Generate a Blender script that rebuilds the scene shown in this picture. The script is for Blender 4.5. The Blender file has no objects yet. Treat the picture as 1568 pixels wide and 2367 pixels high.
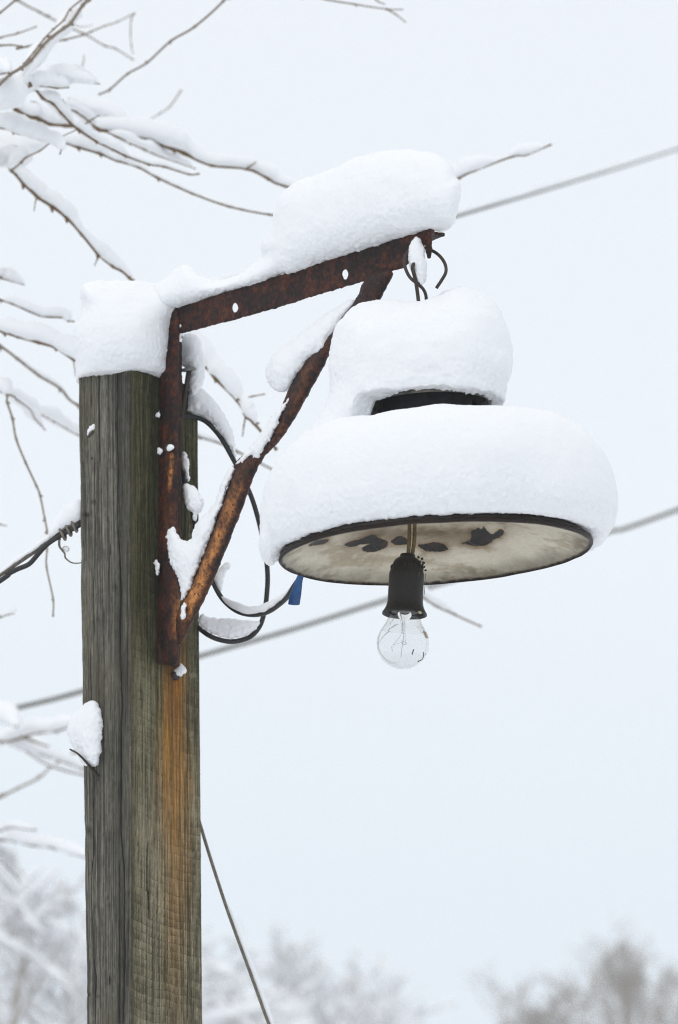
import bpy, math, random
import numpy as np
from mathutils import Vector

# ------------------------------------------------------------------ camera, sky, sun, exposure
SC = bpy.context.scene
COL = SC.collection
PITCH = math.radians(12.0)
VFOV = math.radians(14.0)
CAMZ = 1.6
cam_data = bpy.data.cameras.new('camera')
cam = bpy.data.objects.new('camera', cam_data)
COL.objects.link(cam)
cam.location = (0, 0, CAMZ)
cam.rotation_euler = (math.pi / 2 + PITCH, 0, 0)
cam_data.sensor_fit = 'VERTICAL'
cam_data.sensor_height = 15.6
cam_data.sensor_width = 23.6
cam_data.lens = 15.6 / 2 / math.tan(VFOV / 2)
cam_data.clip_end = 5000
cam_data.dof.use_dof = True
cam_data.dof.focus_distance = 4.86
cam_data.dof.aperture_fstop = 3.8
SC.camera = cam

SUN_EL, SUN_AZ = math.radians(58), math.radians(205)     # azimuth measured clockwise from +Y
world = bpy.data.worlds.new('World')
SC.world = world
world.use_nodes = True
nt = world.node_tree
for n in list(nt.nodes):
    nt.nodes.remove(n)
out = nt.nodes.new('ShaderNodeOutputWorld')
sky = nt.nodes.new('ShaderNodeTexSky')
sky.sky_type = 'NISHITA'
sky.sun_disc = False
sky.sun_elevation = SUN_EL
sky.sun_rotation = SUN_AZ
sky.air_density = 1.0
sky.dust_density = 4.0
bg1 = nt.nodes.new('ShaderNodeBackground'); bg1.inputs['Strength'].default_value = 0.10
nt.links.new(sky.outputs['Color'], bg1.inputs['Color'])
tc = nt.nodes.new('ShaderNodeTexCoord')
sep = nt.nodes.new('ShaderNodeSeparateXYZ')
nt.links.new(tc.outputs['Generated'], sep.inputs[0])
ramp = nt.nodes.new('ShaderNodeValToRGB')
cr = ramp.color_ramp
cr.elements[0].position = 0.0; cr.elements[0].color = (0.69, 0.785, 0.87, 1)
cr.elements[1].position = 1.0; cr.elements[1].color = (0.92, 0.94, 0.965, 1)
for p_, c_ in ((0.08, (0.705, 0.785, 0.86, 1)), (0.20, (0.823, 0.868, 0.914, 1)), (0.33, (0.838, 0.876, 0.918, 1))):
    e_ = cr.elements.new(p_); e_.color = c_
nt.links.new(sep.outputs['Z'], ramp.inputs[0])
bg2 = nt.nodes.new('ShaderNodeBackground'); bg2.inputs['Strength'].default_value = 1.13
nt.links.new(ramp.outputs['Color'], bg2.inputs['Color'])
mixs = nt.nodes.new('ShaderNodeMixShader'); mixs.inputs[0].default_value = 0.88
nt.links.new(bg1.outputs[0], mixs.inputs[1])
nt.links.new(bg2.outputs[0], mixs.inputs[2])
nt.links.new(mixs.outputs[0], out.inputs['Surface'])

sun_data = bpy.data.lights.new('sun', 'SUN')
sun_data.energy = 0.6
sun_data.angle = math.radians(40)
sun_data.color = (1.0, 0.97, 0.93)
sun = bpy.data.objects.new('sun', sun_data)
COL.objects.link(sun)
sun.location = (0, 0, 20)
sdir = Vector((math.sin(SUN_AZ) * math.cos(SUN_EL), math.cos(SUN_AZ) * math.cos(SUN_EL), math.sin(SUN_EL)))
sun.rotation_euler = sdir.to_track_quat('Z', 'Y').to_euler()

SC.view_settings.view_transform = 'Standard'
SC.view_settings.look = 'None'
SC.view_settings.exposure = 0.0
SC.view_settings.gamma = 1.0
SC.view_settings.use_curve_mapping = False
SC.render.engine = 'CYCLES'
SC.cycles.use_denoising = True
SC.cycles.denoising_prefilter = 'NONE'
SC.cycles.filter_width = 1.15
SC.cycles.max_bounces = 14
SC.cycles.transmission_bounces = 12
SC.cycles.transparent_max_bounces = 12
SC.cycles.volume_bounces = 2

# ------------------------------------------------------------------ photo geometry: rays through the 1568 x 2367 picture
CX, CY = 784.0, 1183.5
F = CY / math.tan(VFOV / 2)
CP, SP = math.cos(PITCH), math.sin(PITCH)


def ray(px, py):
    rx, ry = (px - CX) / F, (CY - py) / F
    return np.array([rx, CP - ry * SP, SP + ry * CP])


EYE = np.array([0, 0, CAMZ])


def at(px, py, Y):
    d = ray(px, py)
    return EYE + d * (Y / d[1])


def on_plane(px, py, P0, n):
    d = ray(px, py)
    return EYE + d * (np.dot(P0 - EYE, n) / np.dot(d, n))


def proj(P):
    P = np.asarray(P)
    x, y, z = P[..., 0], P[..., 1], P[..., 2] - CAMZ
    dep = y * CP + z * SP
    up = z * CP - y * SP
    return CX + F * x / dep, CY - F * up / dep


def ppm(P):
    return F / (P[1] * CP + (P[2] - CAMZ) * SP)


# ------------------------------------------------------------------ noise
def _hash(ix, iy, iz, seed):
    n = (ix.astype(np.int64) * 374761393 + iy.astype(np.int64) * 668265263 + iz.astype(np.int64) * 1274126177 + seed * 974711) & 0xffffffff
    n = ((n ^ (n >> 13)) * 1103515245) & 0xffffffff
    n = ((n ^ (n >> 16)) * 2246822519) & 0xffffffff
    return ((n ^ (n >> 15)) & 0xffffff) / float(0xffffff)


def vnoise(x, y, z, seed=0):
    x, y, z = np.broadcast_arrays(np.asarray(x, float), np.asarray(y, float), np.asarray(z, float))
    ix, iy, iz = np.floor(x), np.floor(y), np.floor(z)
    fx, fy, fz = x - ix, y - iy, z - iz
    fx, fy, fz = [f * f * f * (f * (f * 6 - 15) + 10) for f in (fx, fy, fz)]
    r = 0
    for a in (0, 1):
        wa = fx if a else 1 - fx
        for b in (0, 1):
            wb = fy if b else 1 - fy
            for c in (0, 1):
                wc = fz if c else 1 - fz
                r = r + wa * wb * wc * _hash(ix + a, iy + b, iz + c, seed)
    return r * 2 - 1


def fbm(x, y, z, octv=4, seed=0, gain=0.5):
    s, a, t, f = 0, 1.0, 0, 1.0
    for o in range(octv):
        s = s + a * vnoise(np.asarray(x) * f, np.asarray(y) * f, np.asarray(z) * f, seed + o * 17)
        t += a
        a *= gain
        f *= 2.03
    return s / t


def sstep(a, b, x):
    t = np.clip((x - a) / (b - a), 0, 1)
    return t * t * (3 - 2 * t)


def lerp(a, b, t):
    return a + (b - a) * t


def cmix(a, b, t):
    return np.asarray(a) + (np.asarray(b) - np.asarray(a)) * np.asarray(t)[..., None]


# ------------------------------------------------------------------ polygons and fields
def chaikin(poly, n=1, closed=True):
    p = np.asarray(poly, float)
    for _ in range(n):
        if closed:
            q = np.roll(p, -1, axis=0)
            p = np.stack([0.75 * p + 0.25 * q, 0.25 * p + 0.75 * q], 1).reshape(-1, p.shape[1])
        else:
            a, b = p[:-1], p[1:]
            m = np.stack([0.75 * a + 0.25 * b, 0.25 * a + 0.75 * b], 1).reshape(-1, p.shape[1])
            p = np.vstack([p[:1], m, p[-1:]])
    return p


def poly_sdf(X, Y, poly):
    """signed distance, positive inside"""
    shp = X.shape
    X, Y = X.ravel(), Y.ravel()
    d2 = np.full(X.shape, 1e18)
    inside = np.zeros(X.shape, bool)
    n = len(poly)
    for i in range(n):
        ax, ay = poly[i]
        bx, by = poly[(i + 1) % n]
        ex, ey = bx - ax, by - ay
        L = ex * ex + ey * ey + 1e-12
        t = np.clip(((X - ax) * ex + (Y - ay) * ey) / L, 0, 1)
        dx, dy = X - ax - t * ex, Y - ay - t * ey
        d2 = np.minimum(d2, dx * dx + dy * dy)
        c = ((ay > Y) != (by > Y)) & (X < (bx - ax) * (Y - ay) / (by - ay + 1e-12) + ax)
        inside ^= c
    d = np.sqrt(d2)
    return np.where(inside, d, -d).reshape(shp)


class Raster:
    def __init__(self, poly, step=1.5, pad=30, jit=0, jscale=14, seed=1, holes=(), soft=0):
        poly = np.asarray(poly, float)
        lo, hi = poly.min(0) - pad, poly.max(0) + pad
        self.lo, self.step = lo, step
        nx, ny = int((hi[0] - lo[0]) / step) + 2, int((hi[1] - lo[1]) / step) + 2
        gx = lo[0] + np.arange(nx) * step
        gy = lo[1] + np.arange(ny) * step
        X, Y = np.meshgrid(gx, gy, indexing='ij')
        D = poly_sdf(X, Y, poly)
        for (hx, hy, ra, rb) in holes:
            q = np.sqrt(((X - hx) / ra) ** 2 + ((Y - hy) / rb) ** 2)
            D = np.minimum(D, (q - 1) * min(ra, rb))
        if jit:
            D = D + jit * fbm(X / jscale, Y / jscale, 0.37, 4, seed, 0.65)
        if soft:
            w = max(1, int(soft / step / 2))
            B = D.copy()
            for _ in range(3):
                for ax_ in (0, 1):
                    pad_ = [(0, 0), (0, 0)]; pad_[ax_] = (w + 1, w)
                    cs_ = np.cumsum(np.pad(B, pad_, mode='edge'), axis=ax_)
                    k_ = 2 * w + 1
                    B = (np.take(cs_, range(k_, cs_.shape[ax_]), ax_) - np.take(cs_, range(0, cs_.shape[ax_] - k_), ax_)) / k_
            wgt = sstep(0, soft * 1.3, D)
            D = D * (1 - wgt) + B * wgt
        self.D = D
        self.bb = (poly.min(0), poly.max(0))

    def __call__(self, px, py):
        gx = (px - self.lo[0]) / self.step
        gy = (py - self.lo[1]) / self.step
        nx, ny = self.D.shape
        outd = np.maximum(np.maximum(-gx, gx - (nx - 1)), np.maximum(-gy, gy - (ny - 1))) * self.step
        gx = np.clip(gx, 0, nx - 1.001)
        gy = np.clip(gy, 0, ny - 1.001)
        ix, iy = gx.astype(int), gy.astype(int)
        fx, fy = gx - ix, gy - iy
        D = self.D
        r = (D[ix, iy] * (1 - fx) * (1 - fy) + D[ix + 1, iy] * fx * (1 - fy) + D[ix, iy + 1] * (1 - fx) * fy + D[ix + 1, iy + 1] * fx * fy)
        return r - np.maximum(outd, 0)


def surface_nets(G):
    nx, ny, nz = G.shape
    S = G < 0
    cs = [(a, b, c) for a in (0, 1) for b in (0, 1) for c in (0, 1)]
    cnt = np.zeros((nx - 1, ny - 1, nz - 1), np.int8)
    for a, b, c in cs:
        cnt += S[a:nx - 1 + a, b:ny - 1 + b, c:nz - 1 + c]
    act = (cnt > 0) & (cnt < 8)
    I, J, K = np.nonzero(act)
    idx = np.full(act.shape, -1, np.int64)
    idx[I, J, K] = np.arange(len(I))
    acc = np.zeros((len(I), 3)); num = np.zeros(len(I))
    for a, b, c in cs:
        for ax in range(3):
            if (a, b, c)[ax]:
                continue
            e = [a, b, c]; e[ax] = 1
            va = G[I + a, J + b, K + c]; vb = G[I + e[0], J + e[1], K + e[2]]
            m = (va < 0) != (vb < 0)
            t = np.where(m, va / np.where(m, va - vb, 1), 0)
            p = np.stack([np.full(len(I), a, float), np.full(len(I), b, float), np.full(len(I), c, float)], 1)
            p[:, ax] += t
            acc += p * m[:, None]
            num += m
    V = acc / num[:, None] + np.stack([I, J, K], 1)
    faces = []
    # x edges
    for ax in range(3):
        A = np.moveaxis(S, ax, 0)
        ID = np.moveaxis(idx, ax, 0)
        s0, s1 = A[:-1, 1:-1, 1:-1], A[1:, 1:-1, 1:-1]
        i, j, k = np.nonzero(s0 != s1)
        flip = s0[i, j, k]
        j = j + 1; k = k + 1
        q = np.stack([ID[i, j - 1, k - 1], ID[i, j, k - 1], ID[i, j, k], ID[i, j - 1, k]], 1)
        if ax == 1:
            flip = ~flip
        q[~flip] = q[~flip][:, ::-1]
        faces.append(q)
    return V, np.vstack(faces)


def vert_normals(V, Q):
    n = np.zeros_like(V)
    fn = np.cross(V[Q[:, 2]] - V[Q[:, 0]], V[Q[:, 3]] - V[Q[:, 1]])
    for c in range(4):
        for ax in range(3):
            n[:, ax] += np.bincount(Q[:, c], fn[:, ax], len(V))
    return n / (np.linalg.norm(n, axis=1, keepdims=True) + 1e-12)


def relax(V, Q, it=1, f=0.5):
    for _ in range(it):
        s = np.zeros_like(V); c = np.zeros(len(V))
        for a in range(4):
            for b in ((a + 1) % 4, (a + 3) % 4):
                c += np.bincount(Q[:, a], minlength=len(V))
                for ax in range(3):
                    s[:, ax] += np.bincount(Q[:, a], V[Q[:, b], ax], len(V))
        V = V + f * (s / np.maximum(c, 1)[:, None] - V)
    return V


# ------------------------------------------------------------------ objects
def mesh_obj(name, V, faces, mat, parent=None, col=None, smooth=True):
    me = bpy.data.meshes.new(name)
    V = np.asarray(V, float)
    org = np.array([0., 0., 0.])
    me.from_pydata(V.tolist(), [], faces.tolist() if isinstance(faces, np.ndarray) else faces)
    if col is not None:
        a = me.color_attributes.new('col', 'FLOAT_COLOR', 'POINT')
        c4 = np.ones((len(V), 4), np.float32); c4[:, :3] = col
        a.data.foreach_set('color', c4.ravel())
    me.polygons.foreach_set('use_smooth', np.full(len(me.polygons), smooth))
    if mat:
        me.materials.append(mat)
    me.update()
    o = bpy.data.objects.new(name, me)
    COL.objects.link(o)
    if parent is not None:
        put_under(o, parent)
    return o


def put_under(o, parent):
    o.parent = parent
    o.matrix_parent_inverse = parent_world(parent).inverted()


def parent_world(p):
    from mathutils import Matrix
    m = Matrix.Translation(p.location)
    if p.parent is not None:
        m = parent_world(p.parent) @ p.matrix_parent_inverse @ m
    return m


def tag(o, label=None, cat=None, group=None, kind=None):
    if label: o['label'] = label
    if cat: o['category'] = cat
    if group: o['group'] = group
    if kind: o['kind'] = kind
    return o


def thing(name, label, cat, loc=(0, 0, 0), group=None):
    o = bpy.data.objects.new(name, None)
    COL.objects.link(o)
    o.location = loc
    o.empty_display_size = 0.05
    return tag(o, label, cat, group)


def field_mesh(fn, lo, hi, h, frame=None, chunk=400000):
    lo, hi = np.asarray(lo, float), np.asarray(hi, float)
    n = np.ceil((hi - lo) / h).astype(int) + 1
    if frame is not None:
        O_, A_ = frame

    def ev(X):
        if frame is not None:
            X = O_ + X @ A_
        out_ = np.empty(len(X))
        for i in range(0, len(X), chunk):
            out_[i:i + chunk] = fn(X[i:i + chunk])
        return out_
    kk = 4 if n.prod() > 1500000 else 1
    if kk == 1:
        g = [lo[i] + np.arange(n[i]) * h for i in range(3)]
        G = ev(np.stack(np.meshgrid(*g, indexing='ij'), -1).reshape(-1, 3)).reshape(n)
    else:
        nc = -(-n // kk)
        gc = [lo[i] + (np.arange(nc[i]) * kk + (kk - 1) / 2) * h for i in range(3)]
        Cg = ev(np.stack(np.meshgrid(*gc, indexing='ij'), -1).reshape(-1, 3)).reshape(nc)
        G = Cg.repeat(kk, 0).repeat(kk, 1).repeat(kk, 2)[:n[0], :n[1], :n[2]].copy()
        I_, J_, K_ = np.nonzero(np.abs(G) < 4.5 * kk * h)
        G[I_, J_, K_] = ev(np.stack([lo[0] + I_ * h, lo[1] + J_ * h, lo[2] + K_ * h], 1))
    V, Q = surface_nets(G)
    V = lo + V * h
    if frame is not None:
        V = O_ + V @ A_
    return V, Q


def inflate(ras, P0, n, T, R, s, off=0.0, along='y'):
    """solid with the traced outline, half-thickness T about the plane (P0, n), edge rounding R, s = picture px per metre"""
    def f(P):
        px, py = proj(P)
        d = ras(px, py) / s
        if along == 'y':
            w = P[:, 1] - (P0[1] - (n[0] * (P[:, 0] - P0[0]) + n[2] * (P[:, 2] - P0[2])) / n[1]) - off
        else:
            w = (P - P0) @ n - off
        q = np.sqrt(np.maximum(0, 1 - d / R) ** 2 + (w / T) ** 2)
        return (q - 1) * min(R, T)
    return f


def smin(a, b, k):
    h = np.clip(0.5 + 0.5 * (b - a) / k, 0, 1)
    return b + (a - b) * h - k * h * (1 - h)


YDIR = np.array([0., 1., 0.])


def roughen(V, Q, big=0.004, bs=45, small=0.0012, ss=160, seed=3, it=1):
    V = relax(V, Q, it, 0.35)
    N = vert_normals(V, Q)
    d = big * fbm(V[:, 0] * bs, V[:, 1] * bs, V[:, 2] * bs, 3, seed) + small * (0.6 + 1.5 * sstep(0.35, -0.45, N[:, 2])) * fbm(V[:, 0] * ss, V[:, 1] * ss, V[:, 2] * ss, 3, seed + 50, 0.75)
    d = d + 0.07 * big * fbm(V[:, 0] * 22, V[:, 1] * 22, V[:, 2] * 170, 2, seed + 90)
    return V + N * d[:, None]


def snow_blob(name, label, poly, P0, T, R=None, n=YDIR, off=0.0, h=0.0025, zmin=None, smooth=1, jit=2.0, big=0.003, small=0.0012, seed=3,
              parent=None, extra=None, cut=None, group=None, pad_t=1.0, bsc=None):
    s = ppm(P0)
    R = R or T
    ras = Raster(chaikin(poly, smooth), 1.0 if T < 0.03 else 1.5, 40, jit * (2.6 if T < 0.03 else 1.2), 8 if T < 0.03 else 13, seed, (), 44 if T > 0.05 else 14)
    f0 = inflate(ras, P0, n, T, R, s, off)

    def f(P):
        v = f0(P)
        if extra is not None:
            v = extra(P, v)
        if zmin is not None:
            v = np.maximum(v, zmin - P[:, 2])
        if cut is not None:
            v = np.maximum(v, cut(P))
        return v
    poly = np.asarray(poly, float)
    pts = []
    for (px, py) in poly:
        c = on_plane(px, py, P0 + YDIR * off, n)
        pts += [c - YDIR * T * 1.05 * pad_t, c + YDIR * T * 1.05 * pad_t]
    pts = np.array(pts)
    V, Q = field_mesh(f, pts.min(0) - 0.012, pts.max(0) + 0.012, h)
    V = roughen(V, Q, big, bsc or 40, small * (1.25 if T < 0.03 else 0.9), 260, seed)
    o = mesh_obj(name, V, Q, M['snow'], parent)
    if label:
        tag(o, label, 'snow', group)
    return o


# ------------------------------------------------------------------ tubes
class MB:
    def __init__(self):
        self.v, self.f, self.c, self.n = [], [], [], 0

    def add(self, V, faces, col=None):
        V = np.asarray(V, float)
        self.v.append(V)
        self.f += [[i + self.n for i in q] for q in faces]
        if col is not None:
            self.c.append(np.broadcast_to(np.asarray(col, float), (len(V), 3)))
        self.n += len(V)

    def build(self, name, mat, parent=None, smooth=True):
        return mesh_obj(name, np.vstack(self.v), self.f, mat, parent, np.vstack(self.c) if self.c else None, smooth)


def catmull(pts, per=8):
    p = np.asarray(pts, float)
    if len(p) < 3:
        t = np.linspace(0, 1, per * 2)[:, None]
        return p[0] + (p[-1] - p[0]) * t
    q = np.vstack([2 * p[0] - p[1], p, 2 * p[-1] - p[-2]])
    o = []
    for i in range(1, len(q) - 2):
        a, b, c, d = q[i - 1], q[i], q[i + 1], q[i + 2]
        for t in np.linspace(0, 1, per, endpoint=False):
            o.append(0.5 * ((2 * b) + (-a + c) * t + (2 * a - 5 * b + 4 * c - d) * t * t + (-a + 3 * b - 3 * c + d) * t ** 3))
    o.append(p[-1])
    return np.array(o)


def frames(P):
    T = np.gradient(P, axis=0)
    T /= np.linalg.norm(T, axis=1, keepdims=True) + 1e-12
    ref = np.array([0, 0, 1.0]) if abs(T[0][2]) < 0.9 else np.array([1.0, 0, 0])
    N = np.zeros_like(P)
    n = ref - T[0] * np.dot(ref, T[0])
    n /= np.linalg.norm(n)
    for i in range(len(P)):
        n = n - T[i] * np.dot(n, T[i])
        n /= np.linalg.norm(n) + 1e-12
        N[i] = n
    return T, N, np.cross(T, N)


def tube(P, r, ns=8, cap=True):
    P = np.asarray(P, float)
    r = np.broadcast_to(np.asarray(r, float), (len(P),))
    T, N, B = frames(P)
    a = np.linspace(0, 2 * math.pi, ns, endpoint=False)
    V = (P[:, None, :] + r[:, None, None] * (np.cos(a)[None, :, None] * N[:, None, :] + np.sin(a)[None, :, None] * B[:, None, :])).reshape(-1, 3)
    fs = []
    for i in range(len(P) - 1):
        for j in range(ns):
            k = (j + 1) % ns
            fs.append([i * ns + j, i * ns + k, (i + 1) * ns + k, (i + 1) * ns + j])
    if cap:
        fs.append(list(range(ns))[::-1])
        fs.append([(len(P) - 1) * ns + j for j in range(ns)])
    return V, fs


def snow_strip(P, hgt, wid, r, ns=12, seed=1, rough=0.15):
    """a ridge of snow lying on the upper side of path P; hgt/wid arrays in metres"""
    P = np.asarray(P, float)
    T = np.gradient(P, axis=0)
    T /= np.linalg.norm(T, axis=1, keepdims=True) + 1e-12
    up = np.array([0, 0, 1.0]) - T * T[:, 2:3]
    up = up + np.array([0, 0, 0.35])
    up /= np.linalg.norm(up, axis=1, keepdims=True) + 1e-9
    side = np.cross(T, up)
    side /= np.linalg.norm(side, axis=1, keepdims=True) + 1e-9
    a = np.linspace(0, 2 * math.pi, ns, endpoint=False)
    ca, sa = np.cos(a), np.sin(a)
    L = np.concatenate([[0], np.cumsum(np.linalg.norm(np.diff(P, axis=0), axis=1))])
    V = []
    for i in range(len(P)):
        hh = hgt[i]; ww = wid[i]
        zz = np.where(sa > 0, hh * np.abs(sa) ** 0.8, -0.1 * r * np.abs(sa))
        xx = ww * np.sign(ca) * np.abs(ca) ** 0.9
        V.append(P[i] + r * 0.4 * up[i] + xx[:, None] * side[i] + zz[:, None] * up[i])
    V = np.array(V)
    sc = 1.0 / max(np.mean(hgt) * 1.6, 1e-4)
    d = fbm(V[..., 0] * sc, V[..., 1] * sc, V[..., 2] * sc, 3, seed, 0.6) * np.asarray(hgt)[:, None] * rough
    V = V + d[..., None] * up[:, None, :] + 0.6 * d[..., None] * ca[None, :, None] * side[:, None, :]
    V = V.reshape(-1, 3)
    fs = []
    for i in range(len(P) - 1):
        for j in range(ns):
            k = (j + 1) % ns
            fs.append([i * ns + j, (i + 1) * ns + j, (i + 1) * ns + k, i * ns + k])
    fs.append(list(range(ns)))
    fs.append([(len(P) - 1) * ns + j for j in range(ns)][::-1])
    return V, fs


def lathe(prof, O, axis, ns=96, xref=np.array([1.0, 0, 0])):
    axis = np.asarray(axis, float); axis /= np.linalg.norm(axis)
    e1 = xref - axis * np.dot(xref, axis); e1 /= np.linalg.norm(e1)
    e2 = np.cross(axis, e1)
    a = np.linspace(0, 2 * math.pi, ns, endpoint=False)
    prof = np.asarray(prof, float)
    V = (O + prof[:, None, 1:2] * axis + prof[:, None, 0:1] * (np.cos(a)[None, :, None] * e1 + np.sin(a)[None, :, None] * e2)).reshape(-1, 3)
    fs = []
    for i in range(len(prof) - 1):
        for j in range(ns):
            k = (j + 1) % ns
            fs.append([i * ns + j, i * ns + k, (i + 1) * ns + k, (i + 1) * ns + j])
    return V, fs


# ------------------------------------------------------------------ materials
M = {}


def new_mat(name):
    m = bpy.data.materials.new(name)
    m.use_nodes = True
    return m, m.node_tree, m.node_tree.nodes['Principled BSDF']


def noise_node(nt_, scale, detail=4, rough=0.6, vec=None, stretch=None):
    n = nt_.nodes.new('ShaderNodeTexNoise')
    n.inputs['Scale'].default_value = scale
    n.inputs['Detail'].default_value = detail
    n.inputs['Roughness'].default_value = rough
    g = nt_.nodes.new('ShaderNodeNewGeometry')
    src = g.outputs['Position']
    if stretch:
        mp = nt_.nodes.new('ShaderNodeMapping')
        mp.inputs['Scale'].default_value = stretch
        nt_.links.new(src, mp.inputs['Vector'])
        src = mp.outputs['Vector']
    nt_.links.new(src, n.inputs['Vector'])
    return n


def mat_snow():
    m, t, b = new_mat('snow')
    b.inputs['Base Color'].default_value = (0.845, 0.858, 0.876, 1)
    b.inputs['Roughness'].default_value = 0.85
    b.inputs['Specular IOR Level'].default_value = 0.2
    b.inputs['Subsurface Weight'].default_value = 0.35
    b.inputs['Subsurface Radius'].default_value = (1.0, 1.0, 1.0)
    b.inputs['Subsurface Scale'].default_value = 0.006
    n1 = noise_node(t, 420, 5, 0.75)
    n2 = noise_node(t, 90, 4, 0.6)
    ad = t.nodes.new('ShaderNodeMath'); ad.operation = 'MULTIPLY_ADD'
    t.links.new(n2.outputs['Fac'], ad.inputs[0]); ad.inputs[1].default_value = 1.6
    t.links.new(n1.outputs['Fac'], ad.inputs[2])
    bp = t.nodes.new('ShaderNodeBump')
    bp.inputs['Strength'].default_value = 0.45
    bp.inputs['Distance'].default_value = 0.0014
    t.links.new(ad.outputs[0], bp.inputs['Height'])
    t.links.new(bp.outputs[0], b.inputs['Normal'])
    return m


def mat_col(name, rough=0.8, fine=900, amt=0.35, stretch=None, bump=0.3, bdist=0.0006, bscale=None, spec=0.3, metal=0.0):
    """colour comes from the object's own 'col' attribute, broken up by fine procedural grain"""
    m, t, b = new_mat(name)
    at_ = t.nodes.new('ShaderNodeAttribute'); at_.attribute_name = 'col'
    n = noise_node(t, fine, 5, 0.7, None, stretch)
    mr = t.nodes.new('ShaderNodeMapRange')
    mr.inputs['From Min'].default_value = 0.25; mr.inputs['From Max'].default_value = 0.75
    mr.inputs['To Min'].default_value = 1 - amt; mr.inputs['To Max'].default_value = 1 + amt
    t.links.new(n.outputs['Fac'], mr.inputs['Value'])
    mx = t.nodes.new('ShaderNodeVectorMath'); mx.operation = 'SCALE'
    t.links.new(at_.outputs['Color'], mx.inputs[0])
    t.links.new(mr.outputs[0], mx.inputs['Scale'])
    t.links.new(mx.outputs[0], b.inputs['Base Color'])
    b.inputs['Roughness'].default_value = rough
    b.inputs['Specular IOR Level'].default_value = spec
    b.inputs['Metallic'].default_value = metal
    if bump:
        n2 = noise_node(t, bscale or fine, 5, 0.7, None, stretch)
        bp = t.nodes.new('ShaderNodeBump')
        bp.inputs['Strength'].default_value = bump
        bp.inputs['Distance'].default_value = bdist
        t.links.new(n2.outputs['Fac'], bp.inputs['Height'])
        t.links.new(bp.outputs[0], b.inputs['Normal'])
    return m


def mat_plain(name, c1, c2, scale, rough=0.6, spec=0.4, bump=0.2, bdist=0.0004, metal=0.0, stretch=None):
    m, t, b = new_mat(name)
    n = noise_node(t, scale, 5, 0.65, None, stretch)
    rp = t.nodes.new('ShaderNodeValToRGB')
    rp.color_ramp.elements[0].position = 0.32; rp.color_ramp.elements[0].color = (*c1, 1)
    rp.color_ramp.elements[1].position = 0.68; rp.color_ramp.elements[1].color = (*c2, 1)
    t.links.new(n.outputs['Fac'], rp.inputs[0])
    t.links.new(rp.outputs[0], b.inputs['Base Color'])
    b.inputs['Roughness'].default_value = rough
    b.inputs['Specular IOR Level'].default_value = spec
    b.inputs['Metallic'].default_value = metal
    if bump:
        bp = t.nodes.new('ShaderNodeBump')
        bp.inputs['Strength'].default_value = bump
        bp.inputs['Distance'].default_value = bdist
        t.links.new(n.outputs['Fac'], bp.inputs['Height'])
        t.links.new(bp.outputs[0], b.inputs['Normal'])
    return m


def mat_glass():
    m, t, b = new_mat('bulb_glass')
    b.inputs['Base Color'].default_value = (0.94, 0.945, 0.945, 1)
    b.inputs['Roughness'].default_value = 0.0
    b.inputs['IOR'].default_value = 1.45
    b.inputs['Transmission Weight'].default_value = 1.0
    return m


M['snow'] = mat_snow()
M['wood'] = mat_col('weathered_wood', 0.9, 1.0, 0.8, (900, 900, 40), 0.6, 0.0008, spec=0.2)
M['rust'] = mat_col('rusty_iron', 0.55, 800, 0.55, None, 0.8, 0.0012, 420, spec=0.25)
M['enamel'] = mat_col('enamel', 0.5, 240, 0.13, None, 0.15, 0.0004, 150, spec=0.15)
M['bark'] = mat_plain('twig_bark', (0.11, 0.07, 0.036), (0.23, 0.16, 0.095), 220, 0.8, 0.2)
M['bark_grey'] = mat_plain('twig_bark_grey', (0.15, 0.112, 0.082), (0.27, 0.22, 0.17), 220, 0.75, 0.3)
M['far_bark'] = mat_plain('far_bark', (0.23, 0.19, 0.155), (0.36, 0.31, 0.26), 3, 0.9, 0.1, 0)
M['frost_bark'] = mat_plain('frosted_bark', (0.33, 0.30, 0.27), (0.50, 0.47, 0.44), 6, 0.9, 0.1, 0)
M['neck_metal'] = mat_plain('dark_grey_metal', (0.018, 0.021, 0.025), (0.045, 0.048, 0.052), 160, 0.6, 0.3)
M['cable'] = mat_plain('black_rubber', (0.012, 0.012, 0.013), (0.026, 0.026, 0.028), 300, 0.55, 0.4)
M['wire'] = mat_plain('weathered_wire', (0.10, 0.085, 0.065), (0.22, 0.195, 0.155), 260, 0.6, 0.4)
M['line'] = mat_plain('overhead_line', (0.075, 0.068, 0.055), (0.12, 0.11, 0.09), 60, 0.7, 0.3)
M['iron'] = mat_plain('dark_iron', (0.018, 0.014, 0.012), (0.05, 0.034, 0.026), 350, 0.6, 0.4)
M['galv'] = mat_plain('grey_metal', (0.12, 0.12, 0.115), (0.30, 0.30, 0.29), 250, 0.5, 0.5, metal=0.3)
M['tape'] = mat_plain('blue_tape', (0.006, 0.05, 0.16), (0.010, 0.075, 0.23), 120, 0.45, 0.4)
M['bakelite'] = mat_plain('black_bakelite', (0.007, 0.0062, 0.0056), (0.017, 0.0145, 0.0125), 260, 0.5, 0.35)
M['cloth_wire'] = mat_plain('cloth_wire', (0.085, 0.06, 0.022), (0.17, 0.125, 0.055), 260, 0.8, 0.2)
M['glass'] = mat_glass()
M['filament'] = mat_plain('filament_metal', (0.36, 0.36, 0.36), (0.55, 0.55, 0.55), 300, 0.4, 0.5, 0)
M['fleck'] = mat_plain('brown_flake', (0.02, 0.012, 0.009), (0.07, 0.05, 0.035), 600, 0.7, 0.3)
M['chip'] = mat_plain('pale_chip', (0.35, 0.28, 0.15), (0.62, 0.55, 0.38), 600, 0.6, 0.3)

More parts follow.
